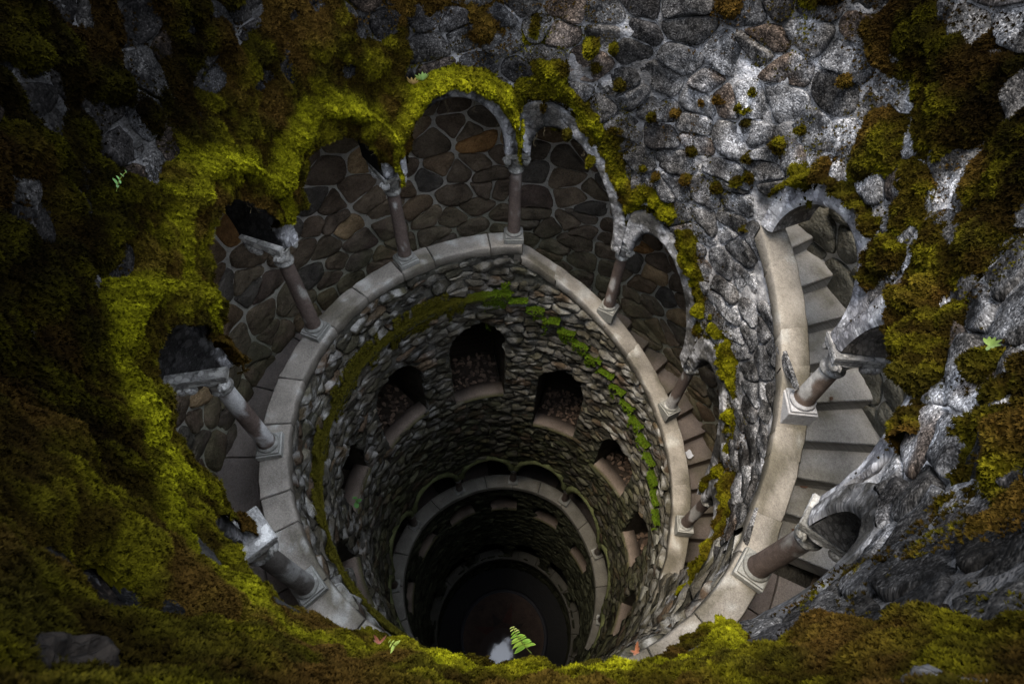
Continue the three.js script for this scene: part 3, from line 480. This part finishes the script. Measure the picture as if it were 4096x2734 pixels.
// ---------------------------------------------------------------- copings
const copCol = [0.36, 0.33, 0.29];
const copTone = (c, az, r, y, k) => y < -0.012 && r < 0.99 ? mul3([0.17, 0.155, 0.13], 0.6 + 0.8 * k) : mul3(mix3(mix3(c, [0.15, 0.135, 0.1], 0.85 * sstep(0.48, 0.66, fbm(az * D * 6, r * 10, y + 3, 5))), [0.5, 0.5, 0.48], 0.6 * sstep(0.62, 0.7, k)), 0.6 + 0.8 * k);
{
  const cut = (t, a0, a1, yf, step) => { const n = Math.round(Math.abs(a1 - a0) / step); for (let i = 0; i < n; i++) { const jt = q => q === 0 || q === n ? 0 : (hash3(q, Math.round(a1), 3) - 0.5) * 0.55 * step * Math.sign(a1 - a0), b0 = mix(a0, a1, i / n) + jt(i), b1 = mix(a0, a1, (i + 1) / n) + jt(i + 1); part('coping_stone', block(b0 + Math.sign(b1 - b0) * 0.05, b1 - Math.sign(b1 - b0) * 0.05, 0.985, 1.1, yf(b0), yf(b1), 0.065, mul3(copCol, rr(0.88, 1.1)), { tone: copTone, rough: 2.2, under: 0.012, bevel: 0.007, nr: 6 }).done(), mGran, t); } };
  const ribbon = (a0, a1, yf, lo, hi, c) => { const g = new Geo(), n = Math.ceil(Math.abs(a1 - a0)); let p = null; for (let i = 0; i <= n; i++) { const az = mix(a0, a1, i / n), row = []; for (let j = 0; j <= 6; j++) { const y = yf(az) + mix(lo, hi, j / 6); row.push(g.v(P(az, 1.088, y), [az * D * U, y * U], mul3(c, 0.6 + 0.7 * cn(az, y, 10, 3)))); } if (p) for (let j = 0; j < 6; j++) g.q(p[j], row[j], row[j + 1], p[j + 1]); p = row; } return g.done(); };
  const A = thing('coping', 'ring of flat pale granite coping stones carrying the left and back columns', 'coping'); cut(A, AZ0 - 2.6, 338, () => 0, 13.5);
  part('end_block', block(AZ0 - 2.9, AZ0 + 3.2, 1.0, 1.09, -0.06, -0.06, 0.075, [0.2, 0.18, 0.15]).done(), mGran, A);
  part('parapet', sheet(AZ0 - 2, 338, 260, -0.52, -0.05, 12, () => 1.09, (az, y) => mul3([0.2, 0.175, 0.15], 0.6 + 0.7 * cn(az, y, 10, 3))).done(), mGran, A);
  const B = thing('coping', 'sloping granite coping beside the descending steps and the right hand columns', 'coping'); cut(B, AZ0 - 2.7, -22, az => copA(az) - 0.035, 14.4); cut(B, -22, -62, () => -PITCH - 0.035, 13);
  part('parapet', ribbon(-22, AZ0 - 2, copA, -0.64, -0.06, [0.2, 0.175, 0.15]), mGran, B);
  const C = thing('coping', 'broad pale coping of the top flight at right, curving down from the whitened arch', 'coping'); cut(C, 29.9, -21.8, copU, 8.6);
  part('parapet', ribbon(-22, 36, copU, -0.66, -0.04, [0.4, 0.38, 0.35]), mGran, C);
  const E = thing('coping', 'dim grey coping ring of the middle arcade deep in the shaft', 'coping'); for (let k = -7; k < 13; k++) { const a = 91 + k * BAY / 2, b = a + BAY / 2; if (a < -34 || b > 326) continue; part('coping_stone', block(a + 0.1, b - 0.1, 0.955, 1.1, copL2(a), copL2(b), 0.07, [0.22, 0.21, 0.185], { bevel: 0.008 }).done(), mGran, E); }
  const F = thing('coping', 'barely lit lowest coping ring just above the floor of the well', 'coping'); for (let k = 0; k < 22; k++) part('coping_stone', block(k * 360 / 22 + 0.1, (k + 1) * 360 / 22 - 0.1, 0.95, 1.1, -6.55, -6.55, 0.07, [0.11, 0.105, 0.09], { bevel: 0.008 }).done(), mGran, F);
}

// ---------------------------------------------------------------- columns
const paintCol = (dark, pale, f0, sd) => (x, y, z) => { const k = fbm(x * f0 + sd, y * f0 * 0.55, z * f0, 4); return mul3(mix3(dark, pale, sstep(0.56, 0.66, k)), 0.7 + 0.6 * fbm(x * 30 + sd, y * 30, z * 30, 2)); };
function volute(r, w, sd) { // a scroll: rolled spiral band with an eye
  const pts = []; for (let i = 0; i <= 26; i++) { const t = i / 26, a = t * 2.3 * Math.PI * 1.25, q = r * (1 - 0.78 * t); pts.push(new THREE.Vector3(q * Math.cos(a), q * Math.sin(a), 0)); }
  const tube = new THREE.TubeGeometry(new THREE.CatmullRomCurve3(pts), 34, r * 0.2, 6); tube.scale(1, 1, w / r * 1.5);
  const core = new THREE.SphereGeometry(r * 0.86, 14, 10); core.scale(1, 1, w / r * 0.75); return mergeGeometries([tube.toNonIndexed(), core.toNonIndexed()]);
}
function column(k, y, h, label, o = {}) {
  const az = o.az ?? colAz(k), rc = o.rc ?? 1.05, t = thing('column', label, 'column', P(az, rc, y), o.group); t.rotation.y = az * D; // +x points away from the axis
  const dk = o.dark || [0.15, 0.115, 0.1], pl = o.pale || [0.5, 0.49, 0.48], st = o.stone || [0.3, 0.3, 0.28], sd = k * 7.3 + 3, s = o.s || 1, sh = h - 0.15 * s;
  const slopeUnder = o.slope || 0;
  const b1 = new RoundedBoxGeometry(0.098 * s * U, (0.03 + slopeUnder) * U, 0.104 * s * U, 2, 0.006); b1.translate(0, (0.015 - slopeUnder / 2) * U, 0);
  const b2 = new RoundedBoxGeometry(0.086 * s * U, 0.012 * U, 0.092 * s * U, 2, 0.004); b2.translate(0, 0.035 * U, 0);
  const pc = paintCol(st, [0.5, 0.5, 0.48], 7, sd); const base = part('plinth', paint(mergeGeometries([b1, b2]), pc), mGran, t);
  const lathe = (pr, n) => new THREE.LatheGeometry(pr.map(([r, q]) => new THREE.Vector2(r * s * U, q * U)), n);
  part('base_ring', paint(lathe([[0.0345, 0.04], [0.042, 0.043], [0.0445, 0.05], [0.042, 0.057], [0.036, 0.06], [0.0345, 0.066]], 28), pc), mGran, t);
  const shp = []; for (let q = 0; q <= 26; q++) { const f = q / 26; shp.push([0.0338 - 0.0042 * f + (f < 0.04 ? 0.0015 : 0), 0.058 + (sh - 0.058) * f]); }
  part('shaft', paint(lathe(shp, 30), paintCol(dk, pl, 6, sd)), mGran, t);
  const cc = paintCol(o.cap || mix3(st, [0.5, 0.48, 0.44], 0.5), [0.85, 0.84, 0.82], 8, sd + 2);
  const y0 = sh, y1 = h; const cap = part('capital', paint(lathe([[0.028, y0 - 0.004], [0.037, y0 + 0.002], [0.039, y0 + 0.01], [0.034, y0 + 0.018], [0.031, y0 + 0.024], [0.034, y0 + 0.05], [0.043, y0 + 0.08], [0.054, y0 + 0.1], [0.03, y0 + 0.102]], 28), cc), mPale, t);
  if (!o.small) {
    const mk = (x, z, ry, r) => { const g = volute(r * U, 0.02 * U, sd); const m = part('volute', paint(g, cc), mPale, cap); m.position.set(x * U, (y0 + 0.078) * U, z * U); m.rotation.y = ry; };
    for (const [x, z, ry] of [[-0.042, -0.045, 0.9], [-0.042, 0.045, -0.9], [0.06, -0.047, 0.15], [0.06, 0.047, -0.15], [0.088, -0.045, 0], [0.088, 0.045, 0]]) mk(x, z, ry, x > 0.08 ? 0.026 : 0.023);
    const ab = (w, q, hh, x0, x1) => { const g = new RoundedBoxGeometry((x1 - x0) * U, hh * U, w * U, 2, 0.006); g.translate((x0 + x1) / 2 * U, q * U, 0); return g; };
    part('abacus', paint(mergeGeometries([ab(0.108, y0 + 0.111, 0.018, -0.062, 0.112), ab(0.112, y0 + 0.131, 0.016, -0.068, 0.118)]), cc), mPale, cap);
  } else { const g = new RoundedBoxGeometry(0.12 * U, 0.025 * U, 0.1 * U, 1, 0.004); g.translate(0.02 * U, (y0 + 0.112) * U, 0); part('abacus', paint(g, cc), mPale, cap); }
  return t;
}
const gA = 'stone columns of the upper arcade';
column(0, 0, HC - 0.01, 'slender brown column with one white patch, mossy capital, where level coping meets the slope', { group: gA, pale: [0.3, 0.27, 0.25] });
column(1, 0, HC + 0.0, 'column with long flaking white paint on its upper half, left of the tallest arch', { group: gA, pale: [0.62, 0.62, 0.6] });
column(2, 0, HC + 0.02, 'leaning-looking dark column with bright white scrolled capital on the left landing', { group: gA, cap: [0.72, 0.7, 0.66], pale: [0.4, 0.39, 0.36] });
column(3, 0, HC + 0.03, 'thick dark column spotted with white lichen, its capital buried in moss at left', { group: gA, pale: [0.6, 0.6, 0.6] });
column(4, 0, HC + 0.03, 'foreshortened grey column at lower left, its plinth by the moss edge', { group: gA, pale: [0.32, 0.32, 0.31], dark: [0.13, 0.12, 0.11] });
column(7, 0.005, HC + 0.0, 'large dark column at lower right with green scrolled capital, nearest to the viewer', { group: gA, pale: [0.4, 0.39, 0.37], s: 1.12 });
column(8, copU(colAz(8) - 360) + 0.005, 0.43, 'short brown column on pale bevelled plinth under the whitened arches at upper right', { group: gA, stone: [0.48, 0.48, 0.5], dark: [0.19, 0.145, 0.12], slope: 0.05, s: 1.12 });
column(-1, copA(colAz(-1)) + 0.002, HC, 'slim column at the top of the steps, white scrolled capital, right of the back arches', { group: gA, cap: [0.66, 0.65, 0.62], slope: 0.05 });
column(-2, copA(colAz(-2)) + 0.002, HC, 'tilted looking column halfway down the steps beside the scrap of paper', { group: gA, slope: 0.05 });
column(-3, copA(colAz(-3)) + 0.002, HC, 'short looking column low on the steps with a pale carved capital over it', { group: gA, cap: [0.6, 0.58, 0.54], slope: 0.05 });
column(-4, -PITCH - 0.01, HC, 'column at the foot of the steps, half hidden by the mossy wall edge', { group: gA, slope: 0.03 });
for (let k = -3; k <= 4; k++) { const az = L2C(k); const lab = ['second dim column from the right end of the middle arcade', 'dim column right of the centre arches of the middle arcade', 'dark column under the right cusp of the middle arcade', 'column under the centre of the middle arcade, deep in the shaft', 'dark column left of centre in the middle arcade', 'dim column with lit foot at left of the middle arcade', 'leftmost clearly lit column of the middle arcade', 'column at the dark left end of the middle arcade'][k + 3];
  column(k + 20, copL2(az) + 0.002, 0.45, lab, { az, rc: 1.03, small: true, group: 'columns of the middle arcade', pale: [0.2, 0.18, 0.16] }); }

// ---------------------------------------------------------------- string course with moss under the upper coping
const stringCourse = thing('string_course', 'projecting stone ledge round the shaft under the upper coping, stepped and green on the right', 'ledge');
{
  const g = block(AZ0 + 1, 300, 0.955, 1.01, -0.36, -0.36, 0.05, [0.1, 0.1, 0.05], { bevel: 0.008 }); part('ledge', g.done(), mRock, stringCourse);
  for (let i = 0; i < 19; i++) { const b = AZ0 + 1 - i * 6.3, y = -0.385 - 0.0817 * (i + 0.5), gr = rnd(); part('ledge_block', block(b - 6.2, b, 0.955 + rr(0, 0.015), 1.01, y, y, 0.06, gr < 0.2 ? [0.3, 0.3, 0.27] : [0.11, 0.105, 0.07], { bevel: 0.008 }).done(), mRock, stringCourse); }
}

// ---------------------------------------------------------------- moss
function tuftGeo() { // a sprig of small curved leaves
  const p = [], ix = []; const s0 = seed_; seed_ = 5;
  for (let k = 0; k < 7; k++) { const a = k * 2.4, t = 0.35 + 0.75 * rnd(), l = rr(0.7, 1.15), w = 0.17, cx = Math.cos(a), cz = Math.sin(a), q = [[0, 0.0], [0.5, 0.55], [1, 0.62 + 0.3 * rnd()]];
    const b = p.length / 3; q.forEach(([f, h], j) => { const ww = j === 1 ? w : j === 0 ? w * 0.5 : 0.03, x = cx * f * l * t, z = cz * f * l * t, y = h * l; p.push(x - cz * ww, y, z + cx * ww, x + cz * ww, y, z - cx * ww); }); ix.push(b, b + 1, b + 3, b, b + 3, b + 2, b + 2, b + 3, b + 5, b + 2, b + 5, b + 4); }
  seed_ = s0; const g = new THREE.BufferGeometry(); g.setAttribute('position', new THREE.BufferAttribute(new Float32Array(p), 3)); g.setIndex(ix); g.computeVertexNormals(); return g;
}
const tuft = tuftGeo();
function tufts(name, spots, parent) { // spots: {p, n, s, c}
  const m = new THREE.InstancedMesh(tuft, mTuft, spots.length), q = new THREE.Quaternion(), q2 = new THREE.Quaternion(), Y = new THREE.Vector3(0, 1, 0), mt = new THREE.Matrix4(), sc = new THREE.Vector3(), c = new THREE.Color();
  spots.forEach((o, k) => { q.setFromUnitVectors(Y, o.n); q2.setFromAxisAngle(Y, rnd() * 6.28); q.multiply(q2); sc.setScalar(o.s); mt.compose(o.p, q, sc); m.setMatrixAt(k, mt); m.setColorAt(k, c.setRGB(...o.c)); });
  m.name = name; m.userData.kind = 'stuff'; m.castShadow = m.receiveShadow = true; parent.add(m); return m;
}
{
  const groupOf = (name, label, a0, a1, y0, y1, ndeg, nrow, dens, keepExtra) => {
    const t = thing(name, label, 'moss', [0, 0, 0], null, 'stuff'); const na = Math.round((a1 - a0) * ndeg), ny = Math.round((y1 - y0) * nrow);
    const cache = new Map(), get = (az, y) => { const k = az.toFixed(3) + y.toFixed(4); let v = cache.get(k); if (!v) { v = moss(az, y); cache.set(k, v); } return v; };
    const keep = (az, y) => { if (keepExtra && !keepExtra(az, y)) return false; if (y > rim(az) + 0.03) return false; const q = azA(az); if (archGap(az, y, 0) < -0.012 || y < copA(q) + HC - 0.02) return false; if (q < AZ0 && !solidUpper(az, y)) { if (archGap(az, y, WB * 0.55) > WB * 0.6) return false; } return get(az, y)[0] > 0.28; };
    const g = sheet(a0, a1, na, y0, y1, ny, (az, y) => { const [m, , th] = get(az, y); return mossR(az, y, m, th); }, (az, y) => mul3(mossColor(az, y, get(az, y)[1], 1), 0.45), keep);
    if (!g.n) return; const geo = g.done(); part('cushion', geo, mMossBed, t).userData.kind = 'stuff';
    // tufts over the triangles
    const pos = geo.attributes.position, nor = geo.attributes.normal, ix = geo.index, spots = [], A = new THREE.Vector3(), B = new THREE.Vector3(), C = new THREE.Vector3();
    for (let k = 0; k < ix.count; k += 3) {
      A.fromBufferAttribute(pos, ix.getX(k)); B.fromBufferAttribute(pos, ix.getX(k + 1)); C.fromBufferAttribute(pos, ix.getX(k + 2));
      const ar = B.clone().sub(A).cross(C.clone().sub(A)).length() / 2; let cnt = ar * dens; cnt = Math.floor(cnt) + (rnd() < cnt % 1 ? 1 : 0);
      for (let q = 0; q < cnt; q++) {
        let u = rnd(), v = rnd(); if (u + v > 1) { u = 1 - u; v = 1 - v; } const p = A.clone().addScaledVector(B.clone().sub(A), u).addScaledVector(C.clone().sub(A), v);
        const az = Math.atan2(-p.z, p.x) / D, y = p.y / U, [m, fr] = moss(az, y); if (m < 0.36 + 0.1 * rnd()) continue;
        const n = new THREE.Vector3().fromBufferAttribute(nor, ix.getX(k)); const inward = new THREE.Vector3(-Math.cos(az * D), 0, Math.sin(az * D)); if (n.dot(inward) < 0) n.negate(); n.addScaledVector(inward, 0.3); n.y += 0.35; n.x += rr(-0.5, 0.5); n.y += rr(-0.5, 0.5); n.z += rr(-0.5, 0.5); n.normalize();
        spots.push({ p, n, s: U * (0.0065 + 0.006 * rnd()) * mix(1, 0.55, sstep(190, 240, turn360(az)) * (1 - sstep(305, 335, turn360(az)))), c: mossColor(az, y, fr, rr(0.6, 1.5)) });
      }
    }
    tufts('tufts', spots, t); for (let k = 0; k < (a1 - a0) * (y1 - y0) * 190; k++) { // thin film and stray sprigs where the moss gives out
      const az = rr(a0, a1), y = rr(y0, y1); if (!solidUpper(az, y) || (keepExtra && !keepExtra(az, y))) continue; const [m, fr] = moss(az, y); if (m < 0.02 || m > 0.42 || rnd() > (m - 0.02) * 2.4) continue;
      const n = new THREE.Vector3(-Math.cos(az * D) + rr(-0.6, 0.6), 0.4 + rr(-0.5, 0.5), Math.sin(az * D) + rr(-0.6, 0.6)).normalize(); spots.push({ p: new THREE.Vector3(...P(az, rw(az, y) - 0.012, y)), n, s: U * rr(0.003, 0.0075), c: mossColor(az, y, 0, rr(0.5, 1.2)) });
    }
    t.children.filter(o => o.isInstancedMesh).forEach(o => t.remove(o)); tufts('tufts', spots, t); return spots.length;
  };
  const c1 = groupOf('moss', 'thick olive green and brown moss covering the wall above the left arches', 120, 236, 0.5, 1.76, 2.6, 110, 6500);
  const c2 = groupOf('moss', 'deep moss on the near wall edge under the camera, along the bottom', 236, 304, 0.5, 1.76, 3.4, 130, 17000);
  const c3 = groupOf('moss', 'bright green moss ridge and patches over the tallest back arch', 60, 120, 0.25, 1.4, 3, 120, 4500);
  const c4 = groupOf('moss', 'band of bright moss cushions running down the wall above the stair arches', -36, 60, -0.75, 0.75, 3, 120, 4800, (az, y) => y < copA(azA(az)) + 1.2);
  const c5 = groupOf('moss', 'heavy brown green moss on the wall right of the whitened arch', -60, 60, 0.5, 1.76, 3, 120, 4500, (az, y) => y >= copA(azA(az)) + 1.2 && y > 0.6);
  console.log('tufts', c1, c2, c3, c4, c5);
  // moss on the string course
  const t = thing('moss', 'dark green moss hanging on the ledge below the upper coping', 'moss', [0, 0, 0], null, 'stuff'), spots = [];
  for (let k = 0; k < 32000; k++) {
    const az = rr(2, 292), st = az > AZ0 + 1 ? -0.36 : -0.385 - 0.0817 * (Math.floor((AZ0 + 1 - az) / 6.3) + 0.5), u = rnd(), n1 = cn(az, 0, 6, 3, 3); let y, r; const left = az > AZ0;
    if (!left && (cn(az, u, 13, 3, 3) < 0.47 + 0.15 * (rnd() - 0.5) || u > 0.8)) continue;
    if (u < 0.55) { y = st + 0.004; r = rr(0.955, 0.995); } else { y = st - (u - 0.55) * 0.36 * (0.1 + 3.2 * sstep(0.35, 0.75, cn(az, 0, 12, 3, 6))); r = 0.952 + (st - y) * 0.22; if (u > 0.8 && cn(az, 2, 10, 3, 6) > 0.48) { y = st + rr(0, 0.1); r = 0.965; } }
    const g = left ? sstep(118, 98, az) * 0.9 : 0.9; spots.push({ p: new THREE.Vector3(...P(az, r, y)), n: new THREE.Vector3(-Math.cos(az * D) * 0.7 + rr(-0.4, 0.4), 0.8, Math.sin(az * D) * 0.7 + rr(-0.4, 0.4)).normalize(), s: U * rr(0.008, 0.014), c: mul3(mix3([0.07, 0.062, 0.008], [0.07, 0.135, 0.008], g * (0.5 + 0.5 * rnd())), rr(0.6, 1.4)) });
  }
  tufts('tufts', spots, t);
}

// ---------------------------------------------------------------- leaves, ferns, litter
const leafMat = (c, tr = 0.35) => new THREE.MeshPhysicalMaterial({ color: new THREE.Color().setRGB(...c), roughness: 0.75, side: THREE.DoubleSide, transmission: tr, thickness: 0 });
function blade(l, w, curl, n = 8) { // a leaf along +x with a fold and a curl
  const g = new Geo(); let prev = null; for (let i = 0; i <= n; i++) { const t = i / n, ww = w * Math.pow(Math.sin(Math.PI * clamp(0.04 + 0.96 * t)), 0.7), y = curl * t * t; const row = [g.v([t * l, y + ww * 0.25, ww], [0, 0], [1, 1, 1]), g.v([t * l, y, 0], [0, 0], [1, 1, 1]), g.v([t * l, y + ww * 0.25, -ww], [0, 0], [1, 1, 1])]; if (prev) { g.q(prev[0], row[0], row[1], prev[1]); g.q(prev[1], row[1], row[2], prev[2]); } prev = row; } return g.done();
}
function place(o, az, r, y, rot = [0, 0, 0]) { o.position.set(...P(az, r, y)); o.rotation.set(rot[0], az * D + rot[1], rot[2], 'YXZ'); return o; }
function fern(label, az, r, y, len, n, cols, rot, flop = 0) {
  const t = thing('fern', label, 'fern'); const stem = new THREE.CatmullRomCurve3([new THREE.Vector3(0, 0, 0), new THREE.Vector3(-0.02 * len, 0.35 * len, 0), new THREE.Vector3(-0.1 * len, 0.7 * len, 0), new THREE.Vector3(-0.25 * len, 1.0 * len, 0)]);
  part('stem', new THREE.TubeGeometry(stem, 16, len * 0.014, 6), leafMat([0.16, 0.2, 0.03], 0), t);
  for (let i = 0; i < n; i++) for (const sd of [-1, 1]) { const f = 0.3 + 0.7 * i / (n - 1), p = stem.getPoint(f), l = len * 0.34 * (1.15 - 0.85 * (f - 0.3) / 0.7) * rr(0.85, 1.1), m = part('leaflet', blade(l, l * 0.15, -l * 0.25), leafMat(cols[Math.floor(rnd() * cols.length)]), t); m.position.copy(p); m.rotation.set(0, sd * (1.2 + 0.3 * rnd()) , 0.1 + 0.5 * rnd() + flop, 'YXZ'); }
  return place(t, az, r, y, rot);
}
fern('bright green fern frond standing on the mossy edge at bottom centre, against the dark floor', -88, 0.985, 0.72, 0.075 * U, 11, [[0.3, 0.45, 0.04], [0.45, 0.5, 0.12], [0.22, 0.4, 0.03]], [0.5, 0.35, 0.55]);
fern('tiny pale fern sprig on the moss left of bottom centre', -100.8, 1.045, 1.1, 0.03 * U, 4, [[0.4, 0.5, 0.08]], [0, 1.2, 0]);
fern('small yellowish fern sprig lower left on the near moss', -104, 1.07, 1.1, 0.022 * U, 3, [[0.45, 0.5, 0.06]], [0, 1.0, 0.2]);
fern('small grey green fern under the mossy wall edge by the lower steps', -24, 0.985, -0.52, 0.05 * U, 5, [[0.16, 0.24, 0.1]], [0, 0.3, 0.5]);
fern('little dark green fern on the mossy wall at far left', -166, 0.955, 1.28, 0.05 * U, 4, [[0.1, 0.24, 0.04]], [0, 0.5, 0.6]);
function palmLeaf(label, cat, az, r, y, s, col, n, rot, curl = 0.2) { const t = thing(cat === 'leaf' ? 'fallen_leaf' : 'leaf_sprig', label, cat); for (let k = 0; k < n; k++) { const m = part('lobe', blade(s * rr(0.8, 1.1), s * 0.17, s * curl), leafMat(mul3(col, rr(0.8, 1.2))), t); m.rotation.set(0, (k - (n - 1) / 2) * (4.6 / n), 0.35); } return place(t, az, r, y, rot); }
palmLeaf('yellow brown dry leaf beside the green one on top of the tallest arch', 'leaf', 122.2, 0.925, 0.985, 0.03 * U, [0.5, 0.33, 0.1], 7, [0, 2.6, 0.9]);
palmLeaf('light green lobed leaf growing on the moss over the tallest arch', 'plant', 119.6, 0.925, 0.99, 0.034 * U, [0.35, 0.55, 0.14], 9, [0, 3.1, 0.9]);
palmLeaf('curled orange dead leaf on the near moss, right of bottom centre', 'leaf', -80, 1.024, 1.1, 0.014 * U, [0.36, 0.12, 0.04], 5, [0, 0.6, 0.4], 0.6);
palmLeaf('curled reddish dead leaf on the near moss, left of bottom centre', 'leaf', -102.4, 1.045, 1.09, 0.015 * U, [0.3, 0.09, 0.04], 5, [0, 0.2, 0.4], 0.7);
palmLeaf('small green leafed plant on the bare wall at the far right edge', 'plant', -30.5, 0.965, 1.27, 0.02 * U, [0.14, 0.22, 0.03], 7, [0, 0.4, 0.7]);
{ // ivy sprig on the left niche
  const t = thing('ivy_sprig', 'sprig of three green ivy leaves beside the left small niche', 'plant', P(-174, 0.95, -1.12)); t.rotation.y = -174 * D;
  part('stem', new THREE.TubeGeometry(new THREE.CatmullRomCurve3([new THREE.Vector3(0, -0.05, 0.02), new THREE.Vector3(-0.03, 0.0, 0), new THREE.Vector3(-0.03, 0.1, -0.02), new THREE.Vector3(-0.01, 0.17, 0.02)]), 12, 0.004, 5), leafMat([0.12, 0.18, 0.04], 0), t);
  for (const [y, z, s, a] of [[0.16, 0.03, 0.07, 1.2], [0.02, -0.07, 0.08, -1.1], [0.0, 0.06, 0.1, 1.7]]) { const m = part('leaf', blade(s, s * 0.42, 0.02), leafMat([0.1, 0.3, 0.05]), t); m.position.set(-0.03, y, z); m.rotation.set(0.2, a, 0.3); }
}
{ // scrap of paper on a step
  const g = new Geo(), N = 6, ids = []; for (let i = 0; i <= N; i++) { const row = []; for (let j = 0; j <= N; j++) row.push(g.v([(i / N - 0.5) * 0.105 + 0.006 * Math.sin(j), 0.012 * vnoise(i * 0.7, j * 0.7, 2) + (j === N ? 0.012 : 0), (j / N - 0.5) * 0.12 + 0.008 * Math.sin(i * 0.9)], [i / N, j / N], [1, 1, 1])); ids.push(row); }
  for (let i = 0; i < N; i++) for (let j = 0; j < N; j++) g.q(ids[i][j], ids[i][j + 1], ids[i + 1][j + 1], ids[i + 1][j]);
  const m = part('paper_scrap', g.done(), new THREE.MeshStandardMaterial({ color: 0xe8ebf5, roughness: 0.8, side: THREE.DoubleSide })); m.position.set(...P(23, 1.3, flA(23) + 0.02)); m.rotation.y = 0.5; m.userData = { label: 'crumpled white paper scrap lying on a lower step', category: 'paper' };
}
{ // leaves blown into the niches, and a few on the upper steps
  const base = blade(0.085, 0.024, 0.02, 4), lm = new THREE.MeshStandardMaterial({ color: 0xffffff, roughness: 0.9, side: THREE.DoubleSide });
  const lit = (label, list) => { const t = thing('leaf_litter', label, 'leaves', [0, 0, 0], null, 'stuff'); const m = new THREE.InstancedMesh(base, lm, list.length), q = new THREE.Quaternion(), mt = new THREE.Matrix4(), e = new THREE.Euler(), c = new THREE.Color(); list.forEach((o, k) => { e.set(rr(-0.5, 0.5), rnd() * 6.28, rr(-0.5, 0.5)); mt.compose(new THREE.Vector3(...o.p), q.setFromEuler(e), new THREE.Vector3().setScalar(o.s)); m.setMatrixAt(k, mt); m.setColorAt(k, c.setRGB(...mul3([0.12, 0.08, 0.055], rr(0.2, 1.6)))); }); m.name = 'leaves'; m.userData.kind = 'stuff'; t.add(m); };
  const names = ['dry brown leaves heaped in the tall middle niche', 'scattered dry leaves in the niche left of the middle one', null, 'dry leaves lying in the niche right of the middle one', 'dry leaves in the small slanting niche at right', 'dry leaves in the lowest niche at far right'];
  names.forEach((nm, k) => { if (!nm) return; const [a, hw, lo] = niches[k], L = []; for (let q = 0; q < 130; q++) { const r = 1.12 + 0.31 * Math.pow(rnd(), 0.8); L.push({ p: P(a + rr(-1, 1) * hw * 0.85 / Math.sqrt(r), r, lo - 0.125 + rr(0, 0.05)), s: rr(0.7, 1.4) }); } lit(nm, L); });
  const spots = [[-6, 1.3], [-12.4, 1.2], [-14.5, 1.32], [8, 1.42]], lw = ['tiny dark leaf in the middle of a pale upper step, just below the short column', 'dark leaf near the coping on the pale upper steps', 'dark leaf towards the wall on the lowest lit upper step', 'dark leaf by the wall on the upper steps above the short column']; spots.forEach(([az, r], k) => { const i = Math.floor((AZ0 + 3.4 - az) / (BAY / 5)), y = PITCH + 0.06 - 0.5 - 0.08484 * (i + 0.4) + 0.006, m = part(numbered('fallen_leaf'), base, leafMat([0.1, 0.05, 0.03], 0)); m.position.set(...P(az, r, y)); m.rotation.y = k * 1.3; m.scale.setScalar(0.7 + 0.3 * rnd()); m.userData = { label: lw[k], category: 'leaf', group: 'dark leaves on the upper steps' }; });
}
{ // thin roots hanging from the arch edges
  const t = thing('hanging_roots', 'thin pale roots dangling from the mossy arch edges at the back', 'roots', [0, 0, 0], null, 'stuff'), gs = [];
  for (const [b0, n] of [[bays[4], 9], [bays[5], 12], [bays[6], 8], [bays[3], 5]]) for (let k = 0; k < n; k++) { const tt = rr(0.35, 2.8), az = b0.m + b0.hw * Math.cos(tt), y = b0.line(az) + b0.rise * Math.sin(tt), r = rr(0.965, 0.99), l = rr(0.02, 0.07), pts = []; for (let q = 0; q < 6; q++) pts.push(new THREE.Vector3(...P(az + rr(-0.5, 0.5) * q / 3, r, y + 0.01 - l * q / 5))); gs.push(new THREE.TubeGeometry(new THREE.CatmullRomCurve3(pts), 10, 0.0022, 4)); }
  part('roots', mergeGeometries(gs), new THREE.MeshStandardMaterial({ color: 0x6a6048, roughness: 1 }), t).userData.kind = 'stuff';
}

const renderer = new THREE.WebGLRenderer({ antialias: true });
renderer.setSize(1024, 683); renderer.shadowMap.enabled = true; renderer.shadowMap.type = THREE.PCFSoftShadowMap;
renderer.toneMapping = THREE.LinearToneMapping; renderer.toneMappingExposure = 3.35;
renderer.render(scene, camera);
